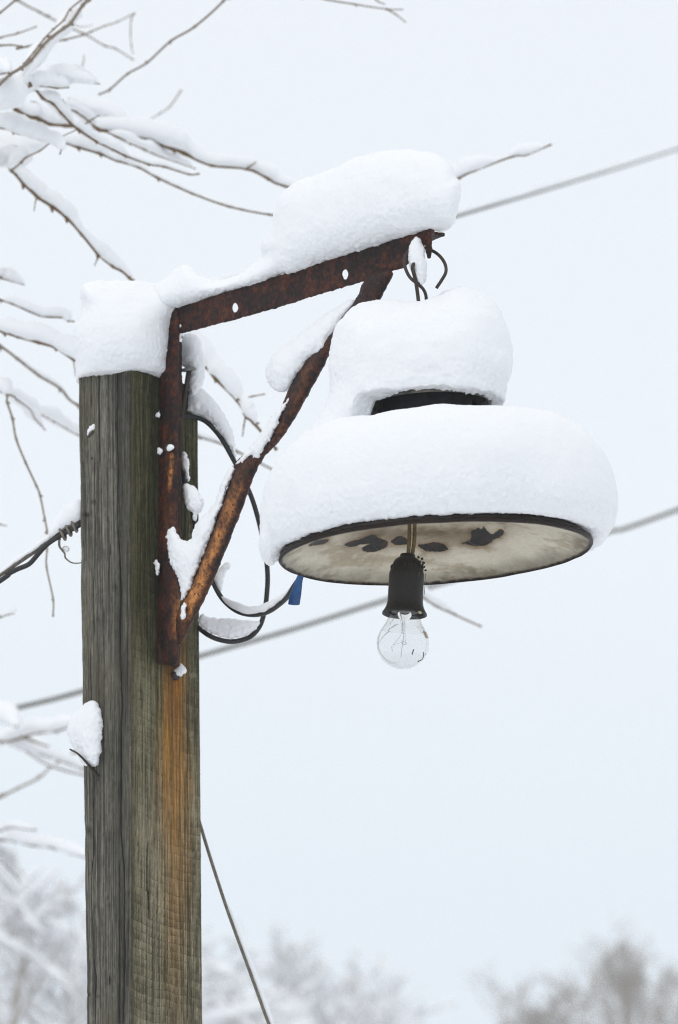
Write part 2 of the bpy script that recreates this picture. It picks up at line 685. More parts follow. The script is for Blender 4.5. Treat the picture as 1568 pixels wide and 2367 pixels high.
# ------------------------------------------------------------------ ground
gv, gf = [], []
ng = 60
for i in range(ng + 1):
    for j in range(ng + 1):
        x = math.copysign((abs(i / ng * 2 - 1)) ** 3 * 1500, i / ng * 2 - 1)
        y = math.copysign((abs(j / ng * 2 - 1)) ** 3 * 1500, j / ng * 2 - 1)
        gv.append((x, y, 0.0))
gv = np.array(gv)
gv[:, 2] = 0.06 * fbm(gv[:, 0] * 0.35, gv[:, 1] * 0.35, 0.2, 3, 5)
gf = [[i * (ng + 1) + j, (i + 1) * (ng + 1) + j, (i + 1) * (ng + 1) + j + 1, i * (ng + 1) + j + 1] for i in range(ng) for j in range(ng)]
tag(mesh_obj('ground', gv, gf, M['snow']), kind='structure')

# ------------------------------------------------------------------ bracket plane
YB = 4.70
Bp = at(985, 590, YB)
eA = ray(400, 740)
YA = (Bp[2] - CAMZ) * eA[1] / eA[2]
Ap = at(400, 740, YA)
U = Bp - Ap; U[2] = 0; U /= np.linalg.norm(U)           # along the arm, away from the post
Vd = np.array([-U[1], U[0], 0.0])                        # away from the viewer, to the right
if Vd[1] < 0:
    Vd = -Vd
ZD = np.array([0, 0, 1.0])
Oc = on_plane(371, 745, Bp, Vd)                          # upper rear corner of the bracket
PPM_A = ppm(Oc)


def web(px, py, off=0.0):
    return on_plane(px, py, Oc + Vd * off, Vd)


def uz(P):
    P = np.asarray(P) - Oc
    return P @ U, P[..., 2]


# ------------------------------------------------------------------ wooden post
FACE0 = Oc - U * 0.003


def onface(px, py):
    return on_plane(px, py, FACE0, U)


LD = np.array([-0.86, 0.51, 0.0])                        # direction of the left face, corner -> left edge
LN = np.array([-0.51, -0.86, 0.0])
c1t, c1b = onface(300, 854), onface(299, 2367)
c2t, c2b = onface(462, 885), onface(473, 2367)
c0t, c0b = on_plane(177, 859, c1t, LN), on_plane(197, 2367, c1b, LN)


def to_ground(t, b):
    k = t[2] / (t[2] - b[2])
    return t + (b - t) * k


c0t[2] = c1t[2] + 0.008
POST_TOP = float(min(c0t[2], c1t[2], c2t[2]))
c2t[2] = c1t[2] - 0.002
tops = [c0t, c1t, c2t]
bots = [to_ground(c0t, c0b), to_ground(c1t, c1b), to_ground(c2t, c2b)]
tops.append(c0t + (c2t - c1t)); bots.append(bots[0] + (bots[2] - bots[1]))
for b_ in bots:
    pass
Z0 = 2.02
f0 = Z0 / c1t[2]
rows = np.concatenate([np.linspace(-0.1, f0, 24, endpoint=False), np.linspace(f0, 1.0, 720)])
wl = np.linalg.norm(c0t - c1t); wr = np.linalg.norm(c2t - c1t)
nL, nR, nBk = 120, 165, 10


def lin(a, b, n):
    return np.linspace(0, 1, n, endpoint=False)


per = [(0, 1, t) for t in lin(0, 1, nL)] + [(1, 2, t) for t in lin(0, 1, nR)] + [(2, 3, t) for t in lin(0, 1, nBk)] + [(3, 0, t) for t in lin(0, 1, nBk)]
npz = len(per)
Pg = np.zeros((len(rows), npz, 3)); face_id = np.zeros(npz, int); sl = np.zeros(npz)
cw = [np.array([bots[c] + (tops[c] - bots[c]) * f for f in rows]) for c in range(4)]
for k, (a, b, t) in enumerate(per):
    face_id[k] = a; sl[k] = t
    Pg[:, k] = cw[a] + (cw[b] - cw[a]) * t
# round the corners a little: pull towards the axis
ctr = np.mean(np.array(cw), 0)
for k, (a, b, t) in enumerate(per):
    Ledge = wl if a in (0, 2) else wr
    de = min(t, 1 - t) * Ledge
    pull = (0.0075 if ((a == 0 and t > 0.5) or (a == 1 and t < 0.5)) else 0.003) * max(0, 1 - de / 0.011) ** 2
    dv = ctr - Pg[:, k]
    dv[:, 2] = 0
    dv /= np.linalg.norm(dv, axis=1, keepdims=True)
    Pg[:, k] += dv * pull
px_, py_ = proj(Pg)
fid = np.broadcast_to(face_id[None], px_.shape)
S = np.broadcast_to(sl[None], px_.shape)
zz = Pg[..., 2]
sm = np.where(fid == 0, S * wl, np.where(fid == 1, wl + S * wr, wl + wr + S * wr))
right = (fid == 1)
left = (fid == 0)
grain = 0.8 * fbm(sm * 330 + 1.5 * vnoise(sm * 9, zz * 2.5, 0, 6), zz * 2.6, 0.3, 3, 11, 0.7)
grain2 = fbm(sm * 900, zz * 9, 4.3, 2, 12, 0.6)
scuff = fbm(sm * 260, zz * 150, 2.9, 3, 19, 0.7)
blot = fbm(sm * 22, zz * 9, 1.3, 4, 13)
# saw marks
colj = vnoise(np.floor(sm * 120 + 1.2 * vnoise(sm * 40, zz * 8, 0, 4)), 0.5, 0.5, 21)
band = zz * 100 + sm * 14 + 1.1 * fbm(sm * 14, zz * 4, 2.2, 3, 14) + 0.07 * colj
bf = band - np.floor(band)
bid = np.floor(band)
saw_amt = np.clip(0.7 + 1.1 * fbm(sm * 14, zz * 7, 7.7, 3, 15), 0.35, 1.0)
grainR = 0.8 * fbm(sm * 300, zz * 16, 6.3, 4, 17, 0.75)
saw_amt = saw_amt * np.interp(zz, [2.0, 2.35, 2.55, 2.9], [1.0, 1.0, 0.65, 0.5])
saw_line = np.exp(-((bf - 0.06) / 0.055) ** 2) * saw_amt * (0.5 + 0.9 * np.clip(0.5 + 1.2 * fbm(sm * 70, bid, 0.3, 2, 23), 0, 1))
saw_tone = (bf - 0.5) * 0.35 * saw_amt + 0.25 * (vnoise(bid, np.floor(sm * 30), 0.5, 22)) * saw_amt
# cracks (picture traces laid on the faces)
cracks = [
    ([(271, 850), (272, 1000), (274, 1088), (270, 1199), (275, 1256), (278, 1317), (280, 1391), (278, 1492), (283, 1627), (280, 1711), (281, 1885), (280, 1925), (287, 2014), (287, 2094), (289, 2211), (284, 2375)], 1.3, 1.0),
    ([(275, 1990), (276, 2117), (276, 2375)], 0.9, 0.9),
    ([(212, 850), (213, 960)], 0.9, 0.8), ([(230, 850), (229, 1000), (232, 1080)], 0.9, 0.8), ([(252, 850), (251, 960)], 0.9, 0.6),
    ([(219, 1050), (219, 1190), (217, 1391), (220, 1480)], 0.9, 0.75), ([(236, 1330), (240, 1500)], 0.7, 0.5), ([(256, 1250), (250, 1340)], 0.8, 0.7),
    ([(210, 1500), (212, 1640), (217, 1813), (216, 1977), (212, 2035), (214, 2211), (221, 2258), (221, 2375)], 1.0, 0.9),
    ([(434, 1600), (434, 1813), (435, 2141), (434, 2375)], 0.8, 0.85), ([(430, 1000), (431, 1330)], 0.8, 0.8),
    ([(343, 1940), (341, 2005), (341, 2047), (345, 2090), (346, 2130)], 2.0, 0.9), ([(342, 1990), (341, 2030)], 2.2, 1.0),
    ([(362, 2090), (363, 2300)], 0.7, 0.5), ([(381, 1960), (382, 2300)], 0.8, 0.45), ([(369, 2170), (370, 2370)], 0.7, 0.5),
    ([(306, 860), (304, 1000)], 0.7, 0.4), ([(200, 1500), (203, 1900)], 0.7, 0.5), ([(246, 1700), (247, 1980)], 0.6, 0.35),
]
crk = np.zeros_like(zz)
for pts, wpx, a in cracks:
    pts = np.array(pts, float)
    xc = np.interp(py_, pts[:, 1], pts[:, 0])
    inr = sstep(pts[0, 1] - 6, pts[0, 1] + 18, py_) * (1 - sstep(pts[-1, 1] - 30, pts[-1, 1] + 4, py_))
    xc = xc + 1.0 * vnoise(py_ / 75.0, 0, 0, 31 + int(pts[0, 0])) + 0.4 * vnoise(py_ / 14.0, 0, 0, 33 + int(pts[0, 0]))
    crk = np.maximum(crk, a * inr * np.exp(-((px_ - xc) / wpx) ** 2))
fine_c = sstep(0.42, 0.7, fbm(sm * 330, zz * 3.2, 9.3, 3, 41, 0.5)) * 0.55 * left
crk = np.maximum(crk, fine_c)
knots = [(266, 1357, 4, 8), (226, 1431, 3.2, 6), (249, 2075, 3, 6), (228, 2303, 3, 4), (217, 1160, 5, 6), (253, 2265, 3, 10), (213, 1060, 3, 3), (201, 1190, 9, 5), (201, 2300, 9, 4), (205, 1920, 8, 12), (206, 1660, 6, 4)]
kn = np.zeros_like(zz)
for kx, ky, ra, rb in knots:
    kn = np.maximum(kn, np.exp(-(((px_ - kx) / ra) ** 2 + ((py_ - ky) / rb) ** 2)))
# colours
cL = cmix((0.062, 0.061, 0.056), (0.215, 0.210, 0.190), np.clip(0.5 + 1.15 * grain + 1.2 * grain2 + 0.5 * blot + 0.35 * scuff, 0, 1))
cL = cmix(cL, (0.085, 0.078, 0.05), 0.55 * sstep(0.1, 0.6, blot))
darkstrip = np.exp(-((px_ - 283 - 6 * vnoise(py_ / 160, 0, 0, 3)) / 15.0) ** 2)
cL = cmix(cL, (0.038, 0.038, 0.034), 0.75 * darkstrip)
cR = cmix((0.062, 0.058, 0.040), (0.225, 0.208, 0.158), np.clip(0.45 + 0.6 * blot + 0.9 * grainR + 0.2 * grain + 1.0 * grain2 + 0.35 * scuff + 1.2 * saw_tone, 0, 1))
green = sstep(2000, 1250, py_) * 0.8 + 0.35 * sstep(0.0, 0.5, fbm(sm * 15, zz * 7, 5.5, 3, 51))
cR = cmix(cR, cR * np.array([0.52, 0.56, 0.40]), np.clip(green, 0, 1))
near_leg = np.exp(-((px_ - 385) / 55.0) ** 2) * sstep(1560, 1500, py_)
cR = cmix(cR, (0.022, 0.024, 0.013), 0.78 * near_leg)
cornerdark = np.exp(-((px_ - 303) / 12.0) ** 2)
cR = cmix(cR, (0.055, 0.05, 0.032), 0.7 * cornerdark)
cR = cmix(cR, (0.30, 0.285, 0.25), 0.30 * sstep(0.35, 0.7, fbm(sm * 60, zz * 60, 3.1, 3, 61)) * sstep(425, 440, px_))
# rust stain running down below the bracket
cx_s = np.interp(py_, [1500, 1600, 1800, 2000, 2200, 2367], [403, 402, 403, 410, 405, 400]) + 5 * fbm(px_ * 0 + 0.3, py_ / 90, 0.4, 2, 71)
hw = np.interp(py_, [1440, 1540, 1620, 1800, 1950, 2100, 2367], [12, 24, 26, 34, 34, 30, 26])
st = np.exp(-np.abs((px_ - cx_s) / hw) ** 2.4) * np.interp(py_, [1430, 1520, 1560, 1800, 2000, 2150, 2367], [0, 0.55, 1, 0.78, 0.55, 0.30, 0.10])
st = st + 0.35 * np.exp(-((px_ - 428) / 7.0) ** 2) * np.interp(py_, [1420, 1470, 1560, 1640], [0, 0.9, 0.8, 0])
st = np.clip(st * (0.75 + 0.55 * fbm(sm * 180, zz * 8, 8.1, 3, 72)), 0, 1) * right
cO = cmix((0.19, 0.086, 0.013), (0.48, 0.23, 0.040), np.clip(0.5 + 0.9 * grainR + 0.9 * grain2 + 0.9 * saw_tone + 0.3 * blot, 0, 1))
cO = cmix(cO, (0.20, 0.07, 0.012), 0.8 * np.exp(-((px_ - 402) / 15.0) ** 2) * sstep(1820, 1560, py_))
cR = cmix(cR, cO, st)
cR = cR * (1 - 0.30 * saw_line + 0.22 * np.exp(-((bf - 0.17) / 0.06) ** 2) * saw_amt)[..., None]
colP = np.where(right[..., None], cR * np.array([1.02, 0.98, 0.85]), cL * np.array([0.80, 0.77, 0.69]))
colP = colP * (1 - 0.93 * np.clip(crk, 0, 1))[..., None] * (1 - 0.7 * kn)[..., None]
# relief
disp = np.zeros_like(zz)
disp += right * (-0.0007 * saw_line + 0.0006 * (bf - 0.5) * saw_amt)
disp += 0.0007 * grain + 0.0018 * blot - 0.0026 * crk - 0.001 * kn
edge = fbm(zz * 26, 0.5, 0.7, 4, 81)
disp += np.where(left & (S < 0.12), 0.0022 * edge, 0) + np.where(right & (S > 0.9), 0.0016 * fbm(zz * 60, 0.5, 3.7, 3, 82), 0)
nrm = np.zeros(Pg.shape)
fnv = [LN / np.linalg.norm(LN), U, -LN, -U]
for k in range(npz):
    nrm[:, k] = fnv[face_id[k]]
Pg = Pg + nrm * disp[..., None]
# saw-cut top edge is a little uneven
Pg[-1, :, 2] += 0.002 * fbm(sm[-1] * 120, 0.2, 0.9, 3, 83)
Vp = Pg.reshape(-1, 3)
fp = [[r * npz + k, r * npz + (k + 1) % npz, (r + 1) * npz + (k + 1) % npz, (r + 1) * npz + k] for r in range(len(rows) - 1) for k in range(npz)]
top_ring = [(len(rows) - 1) * npz + k for k in range(npz)]
fp.append(top_ring)
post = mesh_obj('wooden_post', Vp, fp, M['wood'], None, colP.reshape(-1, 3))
tag(post, 'weathered grey square timber post with an orange rust stain below the bracket', 'post')


def left_face(px, py, off=0.0):
    return on_plane(px, py, c1b + (LN / np.linalg.norm(LN)) * off, LN)


# ------------------------------------------------------------------ rusty bracket
bracket = thing('wall_bracket', 'rusty angle iron bracket bolted to the post with a slanting brace', 'bracket', tuple(Oc))
WEB = (Oc, np.array([U, ZD, Vd]))


def rust_col(V, orange=None):
    px, py = proj(V)
    n1 = fbm(V[:, 0] * 60, V[:, 1] * 60, V[:, 2] * 60, 4, 101, 0.6)
    n2 = fbm(V[:, 0] * 240, V[:, 1] * 240, V[:, 2] * 240, 3, 102, 0.6)
    n3 = fbm(V[:, 0] * 420, V[:, 1] * 420, V[:, 2] * 420, 2, 104, 0.6)
    c = cmix((0.014, 0.0070, 0.0060), (0.105, 0.024, 0.011), np.clip(0.40 + 1.1 * n1 + 0.9 * n2 + 0.5 * n3, 0, 1))
    c = cmix(c, (0.15, 0.050, 0.016), 0.7 * sstep(0.22, 0.55, n2 * 0.8 + 0.6 * n1 + 0.4 * n3))
    c = c * 0.64
    if orange is not None:
        og = orange(px, py)
        o = np.clip(og * (1 + 0.5 * n1 + 0.3 * n2), 0, 1)
        co = cmix((0.15, 0.050, 0.017), (0.62, 0.26, 0.07), np.clip(0.5 + 0.5 * n2 + 0.8 * n1, 0, 1))
        c = cmix(c, co, o)
        speck = sstep(0.30, 0.40, fbm(V[:, 0] * 400, V[:, 1] * 400, V[:, 2] * 400, 2, 103, 0.5))
        c = cmix(c, (0.022, 0.012, 0.009), 0.85 * speck)
    return c


def plate_bounds(poly, off=0.0):
    a = np.array([uz(web(x, y)) for x, y in poly])
    return a.min(0), a.max(0)


def rough_metal(V, Q, amp=0.0007, sc=170, seed=7):
    V = relax(V, Q, 1, 0.4)
    N = vert_normals(V, Q)
    return V + N * (amp * 1.3 * fbm(V[:, 0] * sc, V[:, 1] * sc, V[:, 2] * sc, 3, seed, 0.65))[:, None]


# arm: upright web with holes, horizontal flange on top
arm_poly = [(406, 716), (418, 710), (700, 620), (995, 529), (999, 529), (999, 575), (997, 597), (988, 599), (983, 565), (970, 585), (950, 605), (934, 620),
            (900, 628), (839, 651), (722, 686), (640, 712), (552, 737), (480, 755), (423, 771), (410, 768)]
ras_arm = Raster(arm_poly, 1.0, 25, 2.6, 7, 5, holes=[(544, 711, 6.2, 11.5), (798.5, 633, 6.2, 12), (414.5, 752, 5.5, 4.2)])
fa = inflate(ras_arm, Oc, Vd, 0.0026, 0.002, PPM_A, 0, 'n')
u_end = uz(web(1000, 529))[0]
z_top = np.mean([uz(web(x, y))[1] for x, y in [(418, 710), (700, 620), (995, 529)]])
slope_z = np.polyfit(*zip(*[uz(web(x, y)) for x, y in [(418, 710), (700, 620), (995, 529)]]), 1)


def f_arm(P):
    L = (P - Oc)
    u, v, z = L @ U, L @ Vd, L[:, 2]
    zt = slope_z[0] * u + slope_z[1]
    wv = 0.028 - 0.004 * sstep(u_end - 0.05, u_end, u) + 0.002 * fbm(u * 200, 0.3, 0.3, 3, 9)
    ue = u_end - 0.004 + 0.004 * fbm(v * 300, 0.7, 0.1, 2, 8)
    b = np.maximum.reduce([np.abs(z - (zt - 0.0025)) - 0.0024, -v - 0.002, v - wv, 0.012 - u, u - ue])
    return np.minimum(fa(P), b)


lo, hi = plate_bounds(arm_poly)
V_, Q_ = field_mesh(f_arm, (lo[0] - 0.006, lo[1] - 0.006, -0.006), (hi[0] + 0.006, hi[1] + 0.006, 0.036), 0.0012, WEB)
V_ = rough_metal(V_, Q_)
mesh_obj('arm', V_, Q_, M['rust'], bracket, rust_col(V_))

# upright: web plus flange against the post
leg_poly = [(371, 745), (376, 730), (390, 717), (408, 712), (416, 720), (417, 770), (413, 800), (412, 1000), (411, 1200), (410, 1380), (414, 1470), (414, 1500), (412, 1532), (395, 1541), (370, 1535), (369, 1300), (370, 1000)]
ras_leg = Raster(chaikin(leg_poly, 1), 1.0, 25, 1.2, 12, 15)
fl = inflate(ras_leg, Oc, Vd, 0.005, 0.009, PPM_A, -0.001, 'n')
zl0, zl1 = uz(web(390, 1530))[1], uz(web(390, 722))[1]


def f_leg(P):
    L = (P - Oc)
    u, v, z = L @ U, L @ Vd, L[:, 2]
    wv = 0.034 + 0.0015 * fbm(z * 90, 0.2, 0.2, 3, 19)
    b = np.maximum.reduce([np.abs(u - 0.0026) - 0.0025, -v - 0.001, v - wv, zl0 - z, z - (zl1 - 0.03)])
    return np.minimum(fl(P), b)


lo, hi = plate_bounds(leg_poly)
V_, Q_ = field_mesh(f_leg, (min(lo[0], 0) - 0.006, lo[1] - 0.006, -0.012), (hi[0] + 0.006, hi[1] + 0.006, 0.042), 0.0013, WEB)
V_ = rough_metal(V_, Q_)


def leg_orange(px, py):
    o = np.exp(-((px - 398 + 0.07 * (py - 1050)) / 4.0) ** 2) * sstep(1042, 1055, py) * sstep(1140, 1110, py) * 1.2
    o = o + 0.7 * np.exp(-(((px - 414) / 12.0) ** 2 + ((py - 1425) / 45.0) ** 2))
    o = o + 0.12 * np.exp(-((px - 393) / 9.0) ** 2) * sstep(1150, 1190, py) * sstep(1300, 1200, py)
    return o


mesh_obj('upright', V_, Q_, M['rust'], bracket, rust_col(V_, leg_orange))

# slanting brace, a pipe flattened at its bends
brace_poly = [(915, 622), (895, 665), (876, 697), (840, 745), (790, 800), (763, 818), (745, 855), (725, 889), (698, 940), (651, 1017), (617, 1048), (592, 1087), (573, 1142), (556, 1189), (531, 1250), (501, 1325), (468, 1397), (445, 1439), (425, 1484), (413, 1494),
              (404, 1440), (420, 1392), (437, 1364), (451, 1328), (468, 1281), (490, 1225), (509, 1173), (531, 1114), (541, 1073), (560, 1052), (595, 1040), (623, 1009), (642, 970), (662, 911), (685, 862), (716, 822), (755, 775), (796, 725), (826, 690), (839, 648), (870, 625)]
ras_br = Raster(chaikin(brace_poly, 1), 1.0, 25, 2.2, 9, 25)
fb_ = inflate(ras_br, Oc, Vd, 0.0105, 0.0115, PPM_A, -0.006, 'n')
lo, hi = plate_bounds(brace_poly)
V_, Q_ = field_mesh(fb_, (lo[0] - 0.006, lo[1] - 0.006, -0.02), (hi[0] + 0.006, hi[1] + 0.006, 0.008), 0.0013, WEB)
V_ = rough_metal(V_, Q_, 0.0008)


def brace_orange(px, py):
    xc = np.interp(py, [820, 1000, 1060, 1090, 1190, 1320, 1400, 1450], [728, 655, 590, 563, 528, 475, 440, 424])
    g = np.interp(py, [640, 1060, 1085, 1150, 1240, 1380, 1420, 1440], [0.02, 0.04, 0.15, 0.5, 0.8, 1.0, 0.6, 0.05])
    return g * np.exp(-np.abs((px - xc + 3) / 14.0) ** 3) + 0.06 * np.exp(-((px - 700) / 14.0) ** 2 - ((py - 880) / 45.0) ** 2)


mesh_obj('brace', V_, Q_, M['rust'], bracket, rust_col(V_, brace_orange))


def bolt(px, py, r, proud, name='bolt'):
    m = MB()
    base = web(px, py, -0.006)
    V, fs = lathe([(0, proud), (r * 0.8, proud), (r, proud * 0.7), (r, -0.004)], base, -Vd, 6)
    m.add(V, fs)
    return m.build(name, M['iron'], bracket, False)


bolt(393, 1036, 0.0055, 0.006)
V, fs = lathe([(0, 0.006), (0.0045, 0.006), (0.006, 0.004), (0.006, 0.0)], onface(404, 1562), U, 10)
mb = MB(); mb.add(V, fs); mb.build('bolt', M['iron'], bracket)

# ------------------------------------------------------------------ hanging lamp
LC = at(1008, 1281, 4.69)
SL = ppm(LC)
tilt = math.radians(3.0)
AX = np.array([-math.sin(tilt), 0.004, math.cos(tilt)]); AX /= np.linalg.norm(AX)
lamp = thing('hanging_lamp', 'old enamel pendant lamp with a bare clear bulb hanging from the bracket', 'lamp', tuple(LC))
RIM = 359.0 / SL


def lamp_coords(P):
    L = P - LC
    z = L @ AX
    q = L - z[:, None] * AX
    return np.linalg.norm(q, axis=1), z, q


# shade: inner enamel skin, rim bead, outer skin
rr = np.linspace(1, 0.16, 150)
prof_in = [(RIM * r, 0.0005 + 0.068 * (1 - r) ** 0.72) for r in rr]
prof = [(RIM + 0.0022, 0.0038), (RIM + 0.0026, 0.0028), (RIM + 0.0026, 0.0014), (RIM + 0.0016, 0.0)] + [(RIM - 0.0005, -0.0006)] + prof_in
NS = 900
V, fs = lathe(prof, LC, AX, NS)
rr_, z_, q_ = lamp_coords(V)
px, py = proj(V)
N1 = fbm(V[:, 0] * 28, V[:, 1] * 28, V[:, 2] * 28, 4, 201)
N2 = fbm(V[:, 0] * 120, V[:, 1] * 120, V[:, 2] * 120, 3, 202, 0.6)
c = cmix((0.46, 0.415, 0.325), (0.76, 0.71, 0.60), np.clip(0.6 + 0.35 * N1 + 0.2 * N2, 0, 1))
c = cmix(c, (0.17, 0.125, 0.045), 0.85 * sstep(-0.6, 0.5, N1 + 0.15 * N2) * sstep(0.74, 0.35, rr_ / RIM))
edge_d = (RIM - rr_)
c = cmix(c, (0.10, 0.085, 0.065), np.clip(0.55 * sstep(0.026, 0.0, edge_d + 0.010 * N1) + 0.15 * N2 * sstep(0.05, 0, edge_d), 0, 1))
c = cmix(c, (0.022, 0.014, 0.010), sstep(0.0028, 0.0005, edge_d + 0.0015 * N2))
patches = [
    [(710, 1264), (724, 1253), (745, 1246), (762, 1245), (758, 1253), (735, 1261)],
    [(793, 1258), (812, 1250), (834, 1246), (850, 1238), (864, 1235), (878, 1245), (896, 1249), (898, 1258), (893, 1266), (869, 1276), (844, 1276), (834, 1267), (846, 1260), (858, 1256), (832, 1260), (810, 1266)],
    [(901, 1251), (912, 1243), (922, 1238), (942, 1244), (945, 1258), (930, 1261), (915, 1260)],
    [(962, 1258), (985, 1257), (1003, 1252), (1028, 1258), (1037, 1267), (1034, 1273), (1016, 1277), (986, 1275), (972, 1267)],
    [(1063, 1256), (1085, 1250), (1091, 1240), (1087, 1228), (1098, 1224), (1107, 1218), (1112, 1224), (1119, 1214), (1126, 1226), (1138, 1236), (1148, 1228), (1158, 1222), (1168, 1228), (1161, 1240), (1143, 1246), (1134, 1258), (1109, 1264), (1080, 1259)],
]
far = (q_[:, 1] > -0.02) & (np.arange(len(V)) >= 5 * NS)
for pp in patches:
    ras = Raster(chaikin(pp, 1), 0.8, 30, 1.2, 6, 31)
    d = ras(px, py)
    d = d + 2.2 * N2
    halo = np.exp(-np.maximum(-d, 0) / 8.0) * (d < 0) * far * np.clip(0.8 + 1.5 * N1, 0.2, 1)
    c = cmix(c, (0.15, 0.07, 0.02), 0.8 * halo)
    rimm = np.exp(-((d + 1.0) / 0.9) ** 2) * far * (N2 > -0.15)
    c = cmix(c, (0.52, 0.36, 0.17), 0.75 * rimm)
    c = cmix(c, cmix((0.005, 0.0035, 0.003), (0.035, 0.02, 0.013), np.clip(0.3 + 1.4 * N2, 0, 1)), sstep(-0.6, 0.6, d) * far)
N3 = fbm(V[:, 0] * 14, V[:, 1] * 34, V[:, 2] * 60, 4, 207, 0.6)
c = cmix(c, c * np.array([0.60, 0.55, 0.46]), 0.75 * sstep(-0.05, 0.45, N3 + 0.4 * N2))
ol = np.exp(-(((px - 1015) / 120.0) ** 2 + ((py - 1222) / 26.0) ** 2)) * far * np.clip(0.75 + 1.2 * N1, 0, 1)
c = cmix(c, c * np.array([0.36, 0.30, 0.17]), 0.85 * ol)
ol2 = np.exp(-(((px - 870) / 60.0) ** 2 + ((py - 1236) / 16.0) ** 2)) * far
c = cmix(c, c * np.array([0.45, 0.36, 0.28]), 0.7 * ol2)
c = c * np.array([0.86, 0.85, 0.82])
scr = np.exp(-np.abs(fbm(V[:, 0] * 40, V[:, 1] * 40, V[:, 2] * 40, 2, 204)) / 0.012) * sstep(0.1, 0.4, fbm(V[:, 0] * 15, V[:, 1] * 15, 0, 2, 205))
c = cmix(c, (0.24, 0.22, 0.18), 0.35 * scr)
# dents in the rim
dent = 0.0025 * fbm(np.arctan2(q_[:, 1], q_[:, 0]) * 2.2, 0.4, 0.4, 3, 206)
V = V + AX * (dent * sstep(0.6, 1.0, rr_ / RIM))[:, None]
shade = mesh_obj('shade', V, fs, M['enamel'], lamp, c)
prof_out = [(RIM * r + 0.0018, 0.0036 + 0.068 * (1 - r) ** 0.72 + 0.001) for r in np.linspace(1, 0.16, 40)] + [(0.052, 0.082)]
V, fs = lathe(prof_out, LC, AX, 120)
rr_, z_, q_ = lamp_coords(V)
dent = 0.0025 * fbm(np.arctan2(q_[:, 1], q_[:, 0]) * 2.2, 0.4, 0.4, 3, 206)
V = V + AX * (dent * sstep(0.6, 1.0, rr_ / RIM))[:, None]
mb = MB(); mb.add(V, fs); mb.build('shade_back', M['iron'], lamp)
V, fs = lathe([(0.052, 0.080), (0.052, 0.20), (0.0, 0.202)], LC, AX, 60)
mb = MB(); mb.add(V, fs); mb.build('neck', M['neck_metal'], lamp)

# top cap with a hollow rim and vent holes in its inner wall
ZC = 343.0 / SL / 0.978
RC = 144.0 / SL
KC = LC + AX * ZC
nsC = 240
pc = [(0.053, 0.032), (0.058, 0.033)] + [(0.060 + (RC - 0.0605) * t, 0.033 - 0.032 * t) for t in np.linspace(0, 1, 22)] + [(RC, 0.0), (RC + 0.0018, 0.0003), (RC + 0.0024, 0.0022), (RC + 0.001, 0.005), (RC * 0.85, 0.030), (RC * 0.5, 0.045), (0.01, 0.05)]
V, fs = lathe(pc, KC, AX, nsC)
L_ = V - KC
zc_ = L_ @ AX
rc_ = np.linalg.norm(L_ - zc_[:, None] * AX, axis=1)
an = np.arctan2(L_[:, 1], L_[:, 0])
N2 = fbm(V[:, 0] * 90, V[:, 1] * 90, V[:, 2] * 90, 3, 212)
c = cmix((0.035, 0.038, 0.042), (0.075, 0.077, 0.08), np.clip(0.5 + N2, 0, 1))
for a_ in np.radians(np.arange(10, 360, 24)):
    da = (an - a_ + math.pi) % (2 * math.pi) - math.pi
    hole = np.exp(-((da * 0.068 / 0.0045) ** 2 + ((zc_ - 0.009) / 0.005) ** 2) ** 2) * (rc_ < RC)
    c = cmix(c, (0.003, 0.003, 0.003), hole)
c = cmix(c, (0.22, 0.20, 0.16), 0.8 * (rc_ > RC - 0.0022) * np.clip(0.6 + N2, 0, 1))
c = cmix(c, (0.22, 0.19, 0.09), 0.8 * np.exp(-(((an - 2.75) / 0.18) ** 2)) * (rc_ < RC) * np.clip(0.5 + 1.5 * N2, 0, 1))
mesh_obj('cap', V, fs, M['enamel'], lamp, c)

# lamp holder, wires and bulb
SB = LC[1]
h_top, h_bot = at(943, 1280, SB), at(935.5, 1419, SB)
HA = h_top - h_bot
Hh = np.linalg.norm(HA)
HA = HA / Hh
HA = HA + np.array([0, 0.02, 0]); HA /= np.linalg.norm(HA)
k = 1 / SL
pr = [(0, 141), (16, 141), (17.5, 139), (17.5, 134), (20, 133), (27, 128), (32, 121), (35, 112), (36, 106), (38.5, 104), (38.5, 99), (40, 97), (40.6, 92), (40.6, 60), (41, 28), (43, 18), (47, 9), (51.5, 2), (52, -2), (50.5, -3), (44, 6), (39, 16), (37, 30), (30, 60), (0, 60)]
pr = [(a * k, b * k) for a, b in pr]
V, fs = lathe(pr, h_bot, HA, 72)
mb = MB(); mb.add(V, fs)
holder = mb.build('lamp_holder', M['bakelite'], lamp)
# ribs round the shoulder of the holder
for i in range(26):
    a_ = i / 26 * 2 * math.pi
mb = MB()
e1 = np.cross(HA, np.array([0, 1.0, 0])); e1 /= np.linalg.norm(e1); e2 = np.cross(HA, e1)
for i in range(30):
    a_ = i / 30 * 2 * math.pi
    o_ = h_bot + (math.cos(a_) * e1 + math.sin(a_) * e2) * 36.5 * k + HA * 108 * k
    V, fs = tube([o_ - HA * 5 * k, o_, o_ + HA * 5 * k], [1.6 * k, 2.2 * k, 1.4 * k], 6)
    mb.add(V, fs)
mb.build('knurled_ring', M['bakelite'], holder)
